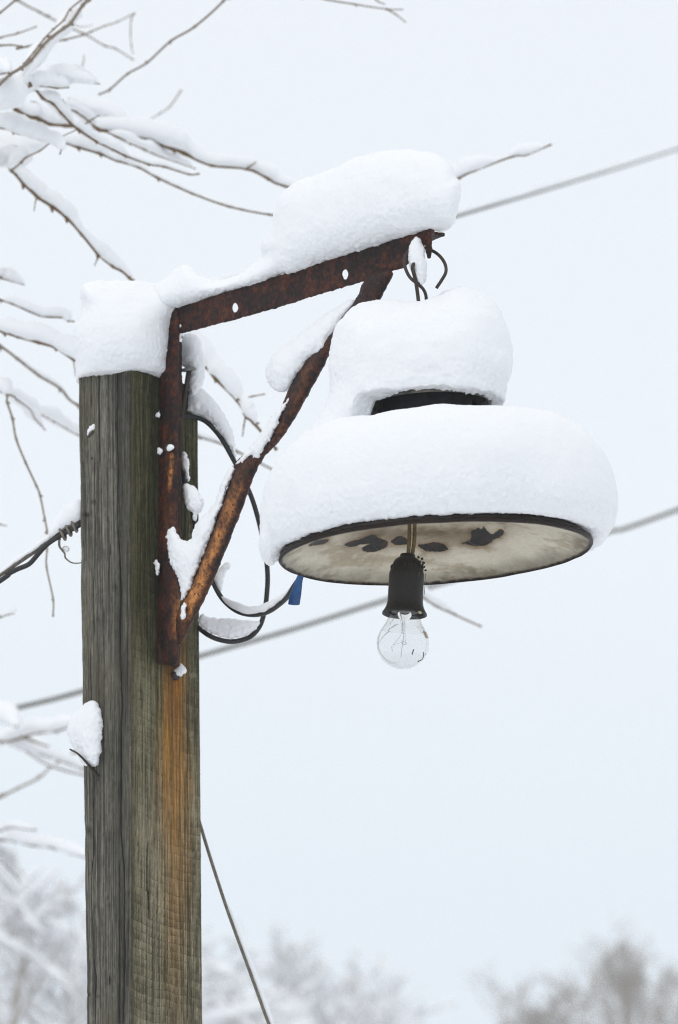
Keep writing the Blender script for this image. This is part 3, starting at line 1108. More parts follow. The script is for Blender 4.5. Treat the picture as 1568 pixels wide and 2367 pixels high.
# seam strip with old paint on the right side
mb = MB()
seam = [(969, 1322), (967, 1345), (966.5, 1365), (964, 1385), (963, 1405), (962, 1412)]
V, fs = tube([at(x, y, SB - 36 * k * 0.75) for x, y in seam], 0.9 * k, 6); mb.add(V, fs)
V, fs = tube([at(x, y, SB - 8 * k) for x, y in [(984, 1326), (983, 1345), (981, 1375)]], 0.8 * k, 6); mb.add(V, fs)
mb.build('seam', M['galv'], holder)
mb = MB()
rng = random.Random(5)
for (x, y, r_, d_) in [(971, 1415, 4.6, 30), (968, 1288, 3.6, 20), (974, 1291, 4.6, 18), (979, 1300, 4.0, 12), (982, 1310, 3.4, 8), (984, 1318, 3.0, 6), (972, 1299, 3.2, 20), (977, 1306, 3.2, 14)]:
    o_ = at(x, y, SB - d_ * k)
    pts = [o_ + np.array([rng.uniform(-1, 1), rng.uniform(-1, 1), rng.uniform(-1.2, 1.2)]) * r_ * 0.5 * k for _ in range(4)]
    V, fs = tube(catmull(pts, 3), r_ * 0.7 * k, 6); mb = MB(); mb.add(V, fs)
    mb.build('dirt_crumb', M['fleck'], holder)
o_ = at(971, 1415, SB - 43 * k)
V, fs = lathe([(0, 3.2 * k), (3.4 * k, 2 * k), (4.6 * k, -1 * k), (3 * k, -3.5 * k), (0, -4 * k)], o_, HA + np.array([0.4, -0.2, 0]), 8)
mb = MB(); mb.add(V, fs); mb.build('paint_chip', M['chip'], holder)
for x0, x1 in ((946, 944), (958, 953)):
    V, fs = tube(catmull([at(x0 + 2, 1150, SB), at(x0 + 1, 1215, SB), at(x0, 1250, SB - 0.004), at(x1, 1284, SB)], 8), 4.6 * k, 10)
    mb = MB(); mb.add(V, fs); mb.build('wire', M['cloth_wire'], lamp)

# bulb: a thin shell of clear glass
bR = 60.6
cen = -69.0


def bulb_profile(off):
    p = []
    for t in np.linspace(-90, 38, 40):
        p.append(((bR - off) * math.cos(math.radians(t)), cen + (bR - off) * math.sin(math.radians(t))))
    x0, y0 = p[-1]
    for t in np.linspace(0.1, 1, 12):
        x = lerp(x0, 34 - off, 1 - (1 - t) ** 1.7)
        y = y0 + t * (8 - y0)
        p.append((x, y))
    p.append((33 - off, 22))
    return p


outer = bulb_profile(0)
inner = bulb_profile(1.1)
pb = [(max(a, 0.0) * k, b * k) for a, b in outer] + [(max(a, 0.0) * k, b * k) for a, b in inner[::-1]]
V, fs = lathe(pb, h_bot, HA, 96)
mb = MB(); mb.add(V, [q[::1] for q in fs])
bulb = mb.build('bulb', M['glass'], lamp)
# metal screw base inside the holder
V, fs = lathe([(0, 4 * k), (31.0 * k, 4 * k), (31.2 * k, 14 * k), (30 * k, 40 * k), (0, 44 * k)], h_bot, HA, 48)
mb = MB(); mb.add(V, fs); mb.build('screw_base', M['galv'], bulb)
V, fs = lathe([(18 * k, 3 * k), (16 * k, -6 * k), (9 * k, -16 * k), (6.5 * k, -26 * k), (6 * k, -40 * k), (4.5 * k, -46 * k), (0, -47 * k)], h_bot, HA, 24)
mb = MB(); mb.add(V, fs); mb.build('glass_stem', M['glass'], bulb)
mb = MB()
bx = h_bot


def bl(x, z, y=0):
    return h_bot + e1 * 0 + np.array([1.0, 0, 0]) * x * k + HA * z * k + np.array([0, 1.0, 0]) * y * k


for pts, r_ in [([bl(0, -10), bl(1, -45), bl(-2, -85), bl(-3, -103)], 0.75), ([bl(-5, -28), bl(-6, -50), bl(-23, -74)], 0.5), ([bl(5, -28), bl(4, -55), bl(8, -70, 18)], 0.5),
                ([bl(-24, -76), bl(-26, -79), bl(-24, -83), bl(-23, -88)], 0.7), ([bl(-23, -73), bl(-12, -70), bl(2, -66), bl(7, -69)], 0.45), ([bl(-4, -63), bl(3, -66), bl(8, -70), bl(3, -72), bl(-3, -68)], 0.8)]:
    V, fs = tube(catmull(pts, 5), r_ * 0.75 * k, 6); mb.add(V, fs)
mb.build('filament', M['filament'], bulb)
mb = MB()
for pts, r_ in [([(957, 1501), (955, 1506), (953, 1513)], 1.2), ([(979, 1508), (979, 1517), (976, 1524), (969, 1528), (966, 1530)], 1.2), ([(984, 1510), (982, 1515)], 0.9)]:
    P3 = []
    for x, y in pts:
        dx, dz = (x - 932.0), (1484 - y)
        w2 = max(0.0, (bR + 0.4) ** 2 - dx * dx - dz * dz)
        P3.append(at(x, y, SB - math.sqrt(w2) * k))
    V, fs = tube(catmull(P3, 4), r_ * k, 6); mb = MB(); mb.add(V, fs)
    mb.build('dirt_fleck', M['fleck'], bulb)
mb = MB()
for (x, y) in [(982, 1462), (984, 1467), (986, 1472)]:
    dx, dz = (x - 932.0), (1484 - y)
    o_ = at(x, y, SB - math.sqrt(max(0, (bR + 0.3) ** 2 - dx * dx - dz * dz)) * k)
    V, fs = tube([o_ + np.array([-4, 0, 1.5]) * k, o_, o_ + np.array([4, 2, -2]) * k], [2.2 * k, 2.8 * k, 2.0 * k], 6); mb.add(V, fs)
mb.build('label_scrap', M['chip'], bulb)

# hanger rod of the lamp, bent over the ring
YH = Bp[1]
rh = 3.9 / ppm(Bp)
V, fs = tube(catmull([at(969, 621, YH + 0.004), at(967, 614, YH), at(962, 609, YH - 0.006), at(957, 610, YH - 0.011), at(954, 620, YH - 0.012), at(958, 636, YH - 0.010), at(963, 660, YH - 0.006), at(967, 690, YH - 0.002), at(975, 760, LC[1]), KC + AX * 0.045], 6), rh * 1.15, 10)
mb = MB(); mb.add(V, fs); mb.build('hanger_rod', M['iron'], lamp)
V, fs = tube(catmull([at(1009, 666, YH - 0.012), at(1021, 648, YH - 0.016), at(1031, 629, YH - 0.016), at(1029, 610, YH - 0.010), at(1017, 592, YH - 0.002), at(1000, 580, YH + 0.006), at(972, 572, YH + 0.012), at(946, 581, YH + 0.004), at(936, 598, YH - 0.004), at(937, 618, YH - 0.010), at(948, 641, YH - 0.012), at(967, 657, YH - 0.006), at(979, 669, YH), at(985, 684, YH + 0.004), at(986, 705, YH + 0.008)], 6), rh, 10)
mb = MB(); mb.add(V, fs)
tag(mb.build('hook', M['iron']), 'dark bent wire ring through the end of the bracket arm', 'hook')

# ------------------------------------------------------------------ snow on lamp
S_Z0 = 0.0068
prof_s = [(0, 0.09), (0, 0.142), (0.06, 0.146), (0.11, 0.148), (0.145, 0.142), (0.172, 0.125), (0.190, 0.105), (0.201, 0.080), (0.204, 0.055), (0.202, 0.032), (0.195, 0.014), (0.186, 0.0068), (0.165, 0.0085), (0.10, 0.04)]
ras_p = Raster(chaikin(np.array(prof_s) * 1000 + np.array([400, 400]), 2), 1.0, 60)
lift_poly = [(700, 1010), (716, 985), (735, 968), (755, 950), (790, 935), (850, 945), (850, 1010), (780, 1040)]
hang_poly = [(606, 1120), (603, 1180), (610, 1230), (620, 1290), (628, 1308), (640, 1316), (656, 1312), (672, 1290), (700, 1250), (700, 1180)]
LS = ppm(LC)


def f_shade_snow(P):
    r, z, q = lamp_coords(P)
    a = np.arctan2(q[:, 1], q[:, 0])
    # the ring sits slightly to the right of the axis and sags on the left
    rr = r - 0.0090 * np.cos(a) + 0.004 * np.sin(3 * a + 0.6) - 0.004 * vnoise(np.cos(a) * 3, np.sin(a) * 3, z * 12, 301)
    zs = z - 0.006 * vnoise(np.cos(a) * 2.2, np.sin(a) * 2.2, 0.3, 302) * sstep(0.04, 0.12, z)
    d = ras_p(400 + rr * 1000, 400 + zs * 1000) / 1000
    f = -d
    # left overhang
    sag = sstep(-0.90, -0.985, np.cos(a))
    blob = np.sqrt(((r - 0.1935) / 0.0085) ** 2 + ((z - 0.018) / 0.015) ** 2) - 1
    blob = blob * 0.009 + (1 - sag) * 0.1
    f = smin(f, blob, 0.012)
    rn = np.clip(1 - r / RIM, 0, 1)
    skin = 0.0044 + 0.068 * rn ** 0.72 + 0.002 - z                       # stay above the metal of the shade
    return np.maximum(f, np.where(r < RIM + 0.004, skin, -1))


lo_, hi_ = LC - np.array([0.235, 0.235, 0.045]), LC + np.array([0.235, 0.235, 0.175])
V_, Q_ = field_mesh(f_shade_snow, lo_, hi_, 0.0018)
V_ = roughen(V_, Q_, 0.0034, 17, 0.0010, 250, 311)
rr_, z_, q_ = lamp_coords(V_)
floor_ = 0.0047 + 0.068 * np.clip(1 - rr_ / RIM, 0, 1) ** 0.72
keep = np.where((z_ < floor_) & (rr_ < RIM + 0.003), floor_ - z_, 0)
V_ = V_ + keep[:, None] * AX
tag(mesh_obj('snow_ring', V_, Q_, M['snow']), 'thick ring of snow covering the wide lower shade of the lamp', 'snow', 'snow on the lamp')

cap_poly = [(672, 1050), (690, 1008), (714, 986), (740, 958), (757, 922), (766, 885), (764, 830), (774, 772), (788, 735), (818, 706), (850, 699), (900, 700), (960, 696), (1000, 685), (1035, 667), (1075, 664), (1110, 678), (1142, 700), (1166, 738), (1181, 780), (1186, 820), (1181, 862), (1168, 902), (1165, 950), (1150, 1010), (860, 1010), (800, 1050)]
z_cut = ZC


def cap_extra(P, v):
    L = P - KC
    z = L @ AX
    q = L - z[:, None] * AX
    r = np.linalg.norm(q, axis=1)
    px, py = proj(P)
    # ragged underside just above the rim of the cap
    w = 0.0035 * fbm(P[:, 0] * 60, P[:, 1] * 60, 0.2, 3, 321)
    caz = q[:, 0] / (r + 1e-6)
    skirt = sstep(-0.72, -0.93, caz) * sstep(RC * 1.08, RC * 1.25, r)
    under = np.where(r > RC + 0.003, 0.0002 - 0.09 * skirt, np.interp(r, [0.0, RC * 0.5, RC * 0.85, RC + 0.001], [0.0515, 0.0465, 0.0315, 0.0055]) + 0.002) + w - z
    # left tail that runs down onto the ring
    return np.maximum(v, under)


P0c = KC + np.array([0, 0, 0.05])
snow_blob('snow_dome', 'domed heap of snow on the small top cap of the lamp', cap_poly, P0c, 0.094, 0.072, h=0.0018, jit=2.5, big=0.005, small=0.0014, seed=33, bsc=20, extra=cap_extra, group='snow on the lamp')

# ------------------------------------------------------------------ snow on post, arm, brace
post_c = (tops[0] + tops[1] + tops[2] + tops[3]) / 4
pcap = [(176, 900), (175, 852), (171, 805), (166, 768), (172, 745), (183, 715), (186, 700), (182, 676), (188, 656), (215, 650), (260, 646), (310, 644), (360, 652), (395, 656), (425, 670), (432, 700), (415, 760), (398, 900)]
snow_blob('snow_heap', 'tall loaf of snow standing on top of the wooden post', pcap, np.array([post_c[0], post_c[1] - 0.005, POST_TOP + 0.06]), 0.088, 0.085, h=0.0018, zmin=POST_TOP - 0.001, jit=2.5, big=0.006, bsc=16, small=0.0012, seed=41, pad_t=1.0)
arm_snow = [(340, 735), (318, 705), (326, 676), (350, 660), (378, 646), (396, 632), (412, 618), (422, 613), (435, 614), (455, 626), (478, 640), (500, 646), (540, 638), (572, 626), (594, 609), (611, 590), (602, 572), (606, 552), (624, 531), (630, 498), (640, 464), (655, 440), (680, 420), (720, 405), (770, 387), (820, 367), (870, 350), (920, 342), (962, 344), (1005, 354), (1034, 367), (1046, 385), (1050, 405), (1063, 416), (1069, 442), (1066, 472), (1054, 508), (1040, 533), (1020, 536), (995, 532),
            (900, 562), (800, 592), (700, 624), (600, 655), (500, 687), (418, 713), (395, 718), (372, 742)]


def arm_cut(P):
    L = P - Oc
    u, v = L @ U, L @ Vd
    zt = slope_z[0] * u + slope_z[1]
    return np.where(v > -0.004, zt - 0.0005 - L[:, 2], zt - 0.0005 - L[:, 2] + 0 * v)


snow_blob('snow_heap', 'big rounded snow heap lying along the top of the rusty arm', arm_snow, Oc + Vd * 0.012, 0.062, 0.05, n=Vd, h=0.0018, jit=2.5, big=0.005, small=0.0012, seed=42, cut=arm_cut, bsc=18)

WP = Oc - Vd * 0.004
snow_blob('snow_clump', 'long pale snow lump clinging to the upper part of the slanting brace', [(826, 688), (795, 699), (742, 733), (690, 775), (640, 808), (619, 833), (614, 860), (620, 884), (632, 900), (648, 907), (668, 900), (690, 868), (712, 838), (722, 826), (740, 828), (756, 815), (766, 790), (785, 750), (812, 715)], WP, 0.024, 0.03, n=Vd, h=0.0018, jit=2.2, big=0.002, small=0.001, seed=51, group='snow on the bracket')
snow_blob('snow_clump', 'ragged snow strip on the bend of the brace above the black cable', [(668, 913), (664, 925), (650, 940), (632, 958), (614, 985), (596, 1010), (578, 1035), (556, 1058), (543, 1070), (548, 1078), (562, 1068), (574, 1055), (583, 1050), (590, 1062), (600, 1058), (612, 1035), (632, 1004), (645, 975), (658, 945), (672, 925)], WP - Vd * 0.008, 0.013, 0.014, n=Vd, h=0.0014, jit=2.5, big=0.0012, small=0.0012, seed=52, group='snow on the bracket')
snow_blob('snow_clump', 'jagged snow wedge filling the corner between the upright and lower brace', [(384, 1239), (388, 1222), (404, 1219), (410, 1236), (421, 1249), (443, 1250), (445, 1230), (457, 1206), (479, 1187), (493, 1168), (504, 1146), (512, 1120), (524, 1090), (538, 1073), (545, 1085), (531, 1118), (511, 1172), (492, 1225), (469, 1282), (453, 1328), (438, 1365), (422, 1393), (418, 1388), (416, 1347), (409, 1325), (395, 1309), (390, 1273)], WP - Vd * 0.006, 0.016, 0.018, n=Vd, h=0.0016, jit=2.6, big=0.0015, small=0.0012, seed=53, group='snow on the bracket')
snow_blob('snow_clump', 'rounded snow knob beside the upright above the corner wedge', [(423, 1123), (428, 1118), (440, 1120), (457, 1131), (470, 1153), (472, 1170), (462, 1184), (454, 1190), (457, 1200), (448, 1208), (446, 1195), (449, 1186), (434, 1178), (426, 1159)], WP + Vd * 0.02, 0.016, 0.018, n=Vd, h=0.0015, jit=2.0, big=0.0015, small=0.001, seed=54, group='snow on the bracket')
snow_blob('snow_clump', 'narrow upright sliver of snow on the edge of the upright', [(421, 1041), (431, 1046), (436, 1070), (439, 1100), (436, 1117), (430, 1100), (423, 1081), (420, 1062)], WP + Vd * 0.03, 0.010, 0.010, n=Vd, h=0.0012, jit=2.4, big=0.001, small=0.001, seed=55, group='snow on the bracket')
snow_blob('snow_clump', 'small oval snow cap on the bolt of the upright', [(384, 1036), (388, 1029), (396, 1026), (405, 1031), (404, 1039), (394, 1044), (386, 1041)], WP - Vd * 0.010, 0.006, 0.006, n=Vd, h=0.0010, jit=0.8, big=0.0005, small=0.0006, seed=56, group='snow on the bracket')
snow_blob('snow_clump', 'tiny snow flake cluster left of the upright beside the bolt', [(364, 1035), (372, 1036), (378, 1044), (370, 1051), (365, 1046)], WP - Vd * 0.004 , 0.004, 0.004, n=Vd, h=0.0009, jit=1.5, big=0.0006, small=0.0006, seed=57, group='snow on the bracket')
snow_blob('snow_clump', 'small snow flake left of the upright, topmost of the three on that side', [(358, 957), (366, 950), (369, 945), (372, 960), (368, 966), (360, 962)], WP - Vd * 0.004, 0.004, 0.004, n=Vd, h=0.0009, jit=1.5, big=0.0006, small=0.0006, seed=58, group='snow on the bracket')
snow_blob('snow_clump', 'small ragged snow patch left of the upright, lowest of the three on that side', [(354, 1300), (362, 1290), (367, 1300), (370, 1312), (366, 1326), (361, 1330), (360, 1312)], WP - Vd * 0.004, 0.005, 0.005, n=Vd, h=0.0009, jit=2.0, big=0.0006, small=0.0008, seed=59, group='snow on the bracket')
snow_blob('snow_clump', 'little snow crumb where the brace meets the foot of the upright', [(418, 1400), (428, 1391), (432, 1400), (428, 1412), (431, 1424), (424, 1434), (417, 1428), (420, 1412)], WP - Vd * 0.016, 0.006, 0.006, n=Vd, h=0.0010, jit=2.2, big=0.0006, small=0.0008, seed=60, group='snow on the bracket')
bolt_c = onface(415, 1552) + U * 0.008
snow_blob('snow_clump', 'small snow lump on the bolt head under the bracket foot', [(396, 1557), (409, 1542), (418, 1532), (425, 1538), (433, 1548), (427, 1557), (421, 1566), (408, 1563)], bolt_c, 0.008, 0.008, h=0.0010, jit=1.6, big=0.0008, small=0.0008, seed=61, group='snow on the bracket')
snow_blob('snow_clump', 'upright snow tongue stuck in the hook ring under the arm end', [(942, 590), (945, 575), (954, 553), (965, 545), (971, 548), (975, 563), (982, 575), (984, 600), (987, 622), (982, 648), (972, 662), (964, 650), (956, 630), (950, 622), (942, 608)], at(965, 600, YH - 0.002), 0.012, 0.012, h=0.0012, jit=2.0, big=0.001, small=0.001, seed=62, group='snow on the bracket')
snow_blob('snow_clump', 'snow stuck behind the upright under the arm above the grey nail head', [(421, 774), (440, 768), (458, 776), (468, 800), (476, 835), (474, 870), (466, 900), (452, 926), (438, 920), (432, 880), (436, 850), (424, 848), (414, 836), (420, 812)], Oc + Vd * 0.060, 0.028, 0.03, h=0.0018, jit=2.0, big=0.002, small=0.0012, seed=63, group='snow on the bracket')
snow_blob('snow_clump', 'snow curtain resting on the upper bend of the black cable', [(428, 955), (431, 910), (436, 896), (455, 892), (476, 902), (500, 930), (524, 965), (540, 1005), (548, 1050), (545, 1064), (534, 1042), (515, 1010), (494, 982), (470, 964), (448, 956)], Oc + Vd * 0.066, 0.020, 0.022, h=0.0016, jit=1.8, big=0.0015, small=0.0012, seed=64, group='snow on the cables')
big_l = left_face(208, 1700, 0.012)
snow_blob('snow_clump', 'big oval snow clump stuck on the left side of the post', [(194, 1630), (212, 1617), (224, 1623), (234, 1644), (238, 1688), (233, 1728), (236, 1742), (224, 1773), (208, 1768), (199, 1774), (181, 1750), (166, 1722), (153, 1688), (165, 1658), (182, 1640)], big_l, 0.024, 0.026, n=LN, h=0.0016, jit=2.2, big=0.002, small=0.0012, seed=65, group='snow on the post')
snow_blob('snow_clump', 'small snow clump on the bent nail near the top left of the post', [(197, 1012), (196, 998), (203, 984), (214, 974), (223, 976), (225, 986), (218, 997), (206, 1008)], left_face(210, 994, 0.006), 0.009, 0.009, n=LN, h=0.0012, jit=1.6, big=0.001, small=0.001, seed=66, group='snow on the post')

# ------------------------------------------------------------------ nails and wire stubs on the post
def simple_tube(name, pts, r, mat, label=None, cat=None, ns=8, per=6, parent=None, group=None):
    V, fs = tube(catmull(pts, per), r, ns)
    m = MB(); m.add(V, fs)
    o = m.build(name, mat, parent)
    if label:
        tag(o, label, cat, group)
    return o


simple_tube('nail', [left_face(226, 988, 0.004), left_face(215, 1000, 0.010), left_face(203, 1014, 0.008), left_face(194, 1026, 0.004), left_face(192, 1046, 0.001)], [0.0016] * 24 + [0.0008], M['iron'], 'bent dark nail near the top left of the post', 'nail')
simple_tube('twig_stub', [left_face(162, 1732, 0.030), left_face(180, 1742, 0.030), left_face(200, 1762, 0.024), left_face(216, 1782, 0.010), left_face(228, 1798, 0.003), left_face(236, 1822, -0.001)], list(np.linspace(0.0010, 0.0026, 31)), M['iron'], 'dark wire splinter poking from the left face under the big snow clump', 'splinter')
hn = Oc + Vd * 0.035
nail = thing('nail', 'long steel nail with a flat grey head behind the upright', 'nail', tuple(on_plane(436, 853, hn, YDIR)))
a_, b_ = on_plane(437, 856, hn, YDIR), on_plane(420, 962, hn, YDIR)
simple_tube('shank', [a_, (a_ + b_) / 2, b_], 0.0030, M['iron'], parent=nail)
hd = (a_ - b_) / np.linalg.norm(a_ - b_)
hd = hd + np.array([-0.25, -0.1, 0.0]); hd /= np.linalg.norm(hd)
V, fs = lathe([(0, 0.0026), (0.0085, 0.0024), (0.0095, 0.0012), (0.0092, -0.0008), (0.003, -0.0012)], a_, hd, 20)
mb = MB(); mb.add(V, fs); mb.build('head', M['galv'], nail)

# ------------------------------------------------------------------ black cables
PC = Oc + Vd * 0.06


def cp(px, py, dy=0.0):
    return on_plane(px, py, PC + YDIR * dy, YDIR)


rcab = 5.6 / ppm(PC)
cabA = catmull([cp(414, 966, -0.012), cp(428, 962, -0.008), cp(450, 964), cp(478, 976), cp(508, 1008), cp(532, 1048), cp(556, 1094), cp(582, 1150), cp(601, 1215), cp(614, 1280), cp(619, 1330), cp(617, 1375), cp(612, 1412), cp(602, 1445), cp(584, 1468), cp(560, 1479), cp(533, 1483), cp(505, 1478), cp(482, 1468), cp(462, 1453, 0.012), cp(440, 1432, 0.045)], 8)
simple_tube('power_cable', cabA[::1], rcab, M['cable'], 'black cable looping down from the nail and back behind the post', 'cable', 10, 2)
cabB = catmull([cp(424, 1075, -0.01), cp(428, 1110, -0.01), cp(440, 1160, -0.015), cp(450, 1205, -0.015), cp(462, 1260, -0.02), cp(478, 1310, -0.03), cp(494, 1348, -0.04), cp(512, 1381, -0.05), cp(535, 1404, -0.065), cp(560, 1417, -0.08), cp(590, 1421, -0.10), cp(620, 1414, -0.13), cp(645, 1398, -0.16), cp(665, 1379, -0.19), cp(682, 1352, -0.22), cp(702, 1325, -0.235), cp(726, 1292, -0.23), cp(752, 1240, -0.22), cp(780, 1180, -0.21)], 8)
V, fs = tube(cabB, rcab * 1.02, 10)
mb = MB(); mb.add(V, fs)
cableB = mb.build('power_cable', M['cable'])
tag(cableB, 'black cable sagging from the brace to the lamp with blue tape on it', 'cable')
# flag of blue tape, two thin skins folded over the cable
tape_poly = [(705, 1324), (696, 1318), (688, 1330), (678, 1352), (668, 1380), (666, 1397), (680, 1398), (693, 1399), (697, 1374), (700, 1345)]
ras_t = Raster(tape_poly, 0.8, 20)
ft = inflate(ras_t, cp(685, 1360, -0.232), YDIR, 0.0022, 0.0012, ppm(PC) * 1.03)
pt = np.array([cp(x, y, -0.232) for x, y in tape_poly])
V_, Q_ = field_mesh(ft, pt.min(0) - 0.006, pt.max(0) + 0.006, 0.0008)
V_ = relax(V_, Q_, 2)
V_[:, 1] += 0.003 * np.sin((V_[:, 0] - pt[:, 0].min()) * 260) + 0.002 * np.sin(V_[:, 2] * 150)
mesh_obj('tape', V_, Q_, M['tape'], cableB)


def strip_on(path, i0, i1, h0, w, r, seed, env=0.5, rough=0.18):
    P = path[i0:i1]
    t = np.linspace(0, 1, len(P))
    e = np.clip(np.sin(math.pi * np.clip(t, 0.004, 0.996)), 0, 1) ** env
    n_ = 1 + 0.35 * fbm(t * 5, 0.2, 0.4, 2, seed)
    return snow_strip(P, h0 * e * n_, w * (0.35 + 0.65 * e), r, 14, seed, rough)


nB = len(cabB)
mb = MB(); V, fs = strip_on(cabB, 56, 112, 0.0105, 0.0055, rcab, 5, 0.6); mb.add(V, fs)
tag(mb.build('snow_strip', M['snow']), 'thin crescent of snow on the sagging cable next to the blue tape', 'snow', 'snow on the cables')
snow_blob('snow_clump', 'half moon of snow lying in the bottom of the cable loop', [(462, 1444), (458, 1428), (468, 1415), (478, 1424), (505, 1430), (545, 1430), (585, 1436), (603, 1434), (596, 1452), (578, 1466), (545, 1476), (515, 1474), (486, 1464)], cp(530, 1450, -0.002), 0.010, 0.014, h=0.0014, jit=1.5, big=0.0012, small=0.001, seed=71, group='snow on the cables')
snow_blob('snow_clump', 'small snow smear on the sagging cable just right of the brace', [(494, 1336), (503, 1318), (516, 1305), (532, 1296), (534, 1312), (522, 1322), (516, 1345), (512, 1372), (503, 1358)], cp(510, 1335, -0.045), 0.008, 0.009, h=0.0012, jit=1.4, big=0.0008, small=0.0008, seed=73, group='snow on the cables')

# ------------------------------------------------------------------ wires at the left of the post
YW = float(c0t[1] + 0.012)


def wp(px, py, dy=0.0):
    return at(px, py, YW + dy)


sw = ppm(wp(100, 1250))
lw = catmull([wp(-420, 1590, 0.0), wp(-200, 1455), wp(0, 1329), wp(40, 1302), wp(90, 1268), wp(140, 1232), wp(190, 1200, 0.005), wp(240, 1166, 0.05)], 8)
simple_tube('support_wire', lw, 5.2 / sw, M['wire'], 'thick grey support wire coming from lower left to the post', 'wire', 10, 2)
bw = catmull([wp(-420, 1610, -0.004), wp(-200, 1475, -0.004), wp(0, 1343, -0.006), wp(18, 1328, -0.006), wp(40, 1316, -0.006), wp(60, 1308, -0.006), wp(72, 1300, -0.006), wp(90, 1279, -0.006), wp(110, 1258, -0.006), wp(140, 1238, -0.005), wp(190, 1210, -0.003), wp(240, 1176, 0.045)], 8)
simple_tube('power_cable', bw, 6.0 / sw, M['cable'], 'black cable tied under the grey support wire left of the post', 'cable', 10, 2)
coil = []
for i in range(0, 61):
    t = i / 60
    x = lerp(176, 136, t); y = lerp(1212, 1240, t)
    a_ = t * 3 * 2 * math.pi + 0.5
    coil.append(wp(x + 7.5 * math.sin(a_) * 0.55, y + 15 * math.sin(a_), 0.012 * math.cos(a_) / 1.5 - 0.003))
tail = [wp(137, 1250, -0.008), wp(138, 1263, -0.006), wp(145, 1273, -0.003), wp(150, 1280, 0), wp(152, 1290, 0.003), wp(165, 1300, 0.004), wp(178, 1302, 0.006), wp(192, 1300, 0.008)]
pth = np.vstack([np.array(coil), catmull(tail, 6)])
rr_t = np.concatenate([np.full(len(coil), 3.4 / sw), np.linspace(3.0 / sw, 1.2 / sw, len(pth) - len(coil))])
V, fs = tube(pth, rr_t, 8); mb = MB(); mb.add(V, fs)
tag(mb.build('tie_wire', M['wire']), 'coiled tie wire with a curled tail wrapped round the cable left of the post', 'wire')
mb = MB(); V, fs = strip_on(lw, 14, 52, 0.007, 0.005, 5.2 / sw, 9, 0.4); mb.add(V, fs)
V, fs = strip_on(lw, 36, 56, 0.022, 0.010, 5.2 / sw, 10, 0.5); mb.add(V, fs)
tag(mb.build('snow_strip', M['snow']), 'snow lying along the grey support wire left of the post', 'snow', 'snow on the cables')
snow_blob('snow_clump', 'tiny snow crumb resting on the curled tail of the tie wire', [(143, 1268), (147, 1261), (156, 1260), (163, 1266), (160, 1275), (150, 1276)], wp(152, 1268, 0), 0.005, 0.006, h=0.001, jit=1.0, big=0.0006, small=0.0006, seed=74, group='snow on the cables')

# guy wire right of the post
YG = float(c2t[1] + 0.03)
gw = catmull([at(452, 1870, YG), at(465, 1912, YG), at(480, 1962, YG + 0.01), at(500, 2025, YG + 0.02), at(530, 2115, YG + 0.03), at(575, 2238, YG + 0.05), at(622, 2367, YG + 0.07), at(700, 2570, YG + 0.10), at(900, 3100, YG + 0.2)], 8)
simple_tube('guy_wire', gw, 3.9 / ppm(gw[20]), M['wire'], 'grey guy wire running from behind the post down to the right', 'wire', 10, 2)
mb = MB(); V, fs = strip_on(gw, 30, 58, 0.008, 0.004, 4.6 / ppm(gw[20]), 12, 0.35); mb.add(V, fs)
tag(mb.build('snow_strip', M['snow']), 'thin snow band on the lower part of the guy wire', 'snow', 'snow on the cables')

# overhead lines
hook_pt = tops[3] + np.array([0.01, 0.0, -0.004])


def overhead(name, pts, w, label, snow_h):
    P = catmull([at(*p) for p in pts], 14)
    r = w / 2 / (F / 10.0) * 1.0
    root = thing(name, label, 'wire', tuple(P[0]))
    V, fs = tube(P, r, 8); m = MB(); m.add(V, fs); m.build('cable', M['line'], root)
    if snow_h:
        t = np.linspace(0, 1, len(P))
        n_ = 1 + 0.5 * fbm(t * 40, 0.2, 0.4, 3, 77)
        V, fs = snow_strip(P, snow_h * n_, r * 0.95 * np.ones(len(P)), r, 10, 8, 0.1); m = MB(); m.add(V, fs); m.build('snow_cover', M['snow'], root)
    return root


overhead('overhead_line', [(405, 684, 5.25), (560, 645, 5.75), (800, 571, 6.7), (1070, 494, 8.0), (1320, 420, 9.6), (1568, 343, 11.6), (2100, 170, 18), (2500, 30, 28)], 9.5, 'blurred overhead wire with snow rising to the right edge from behind the post top', 0.011)
overhead('overhead_line', [(2600, 790, 12), (1568, 1178, 11.5), (1400, 1232, 11.3), (1150, 1310, 11.0), (890, 1388, 10.6), (680, 1454, 10.3), (465, 1516, 10.1), (190, 1598, 9.9), (50, 1634, 9.8), (-300, 1716, 9.6), (-1000, 1860, 9.4)], 11.0, 'blurred lower overhead wire crossing behind the post and under the lamp', 0.0)

# ------------------------------------------------------------------ bare trees at the left: traced branches
rngb = random.Random(3)
TREE1 = None


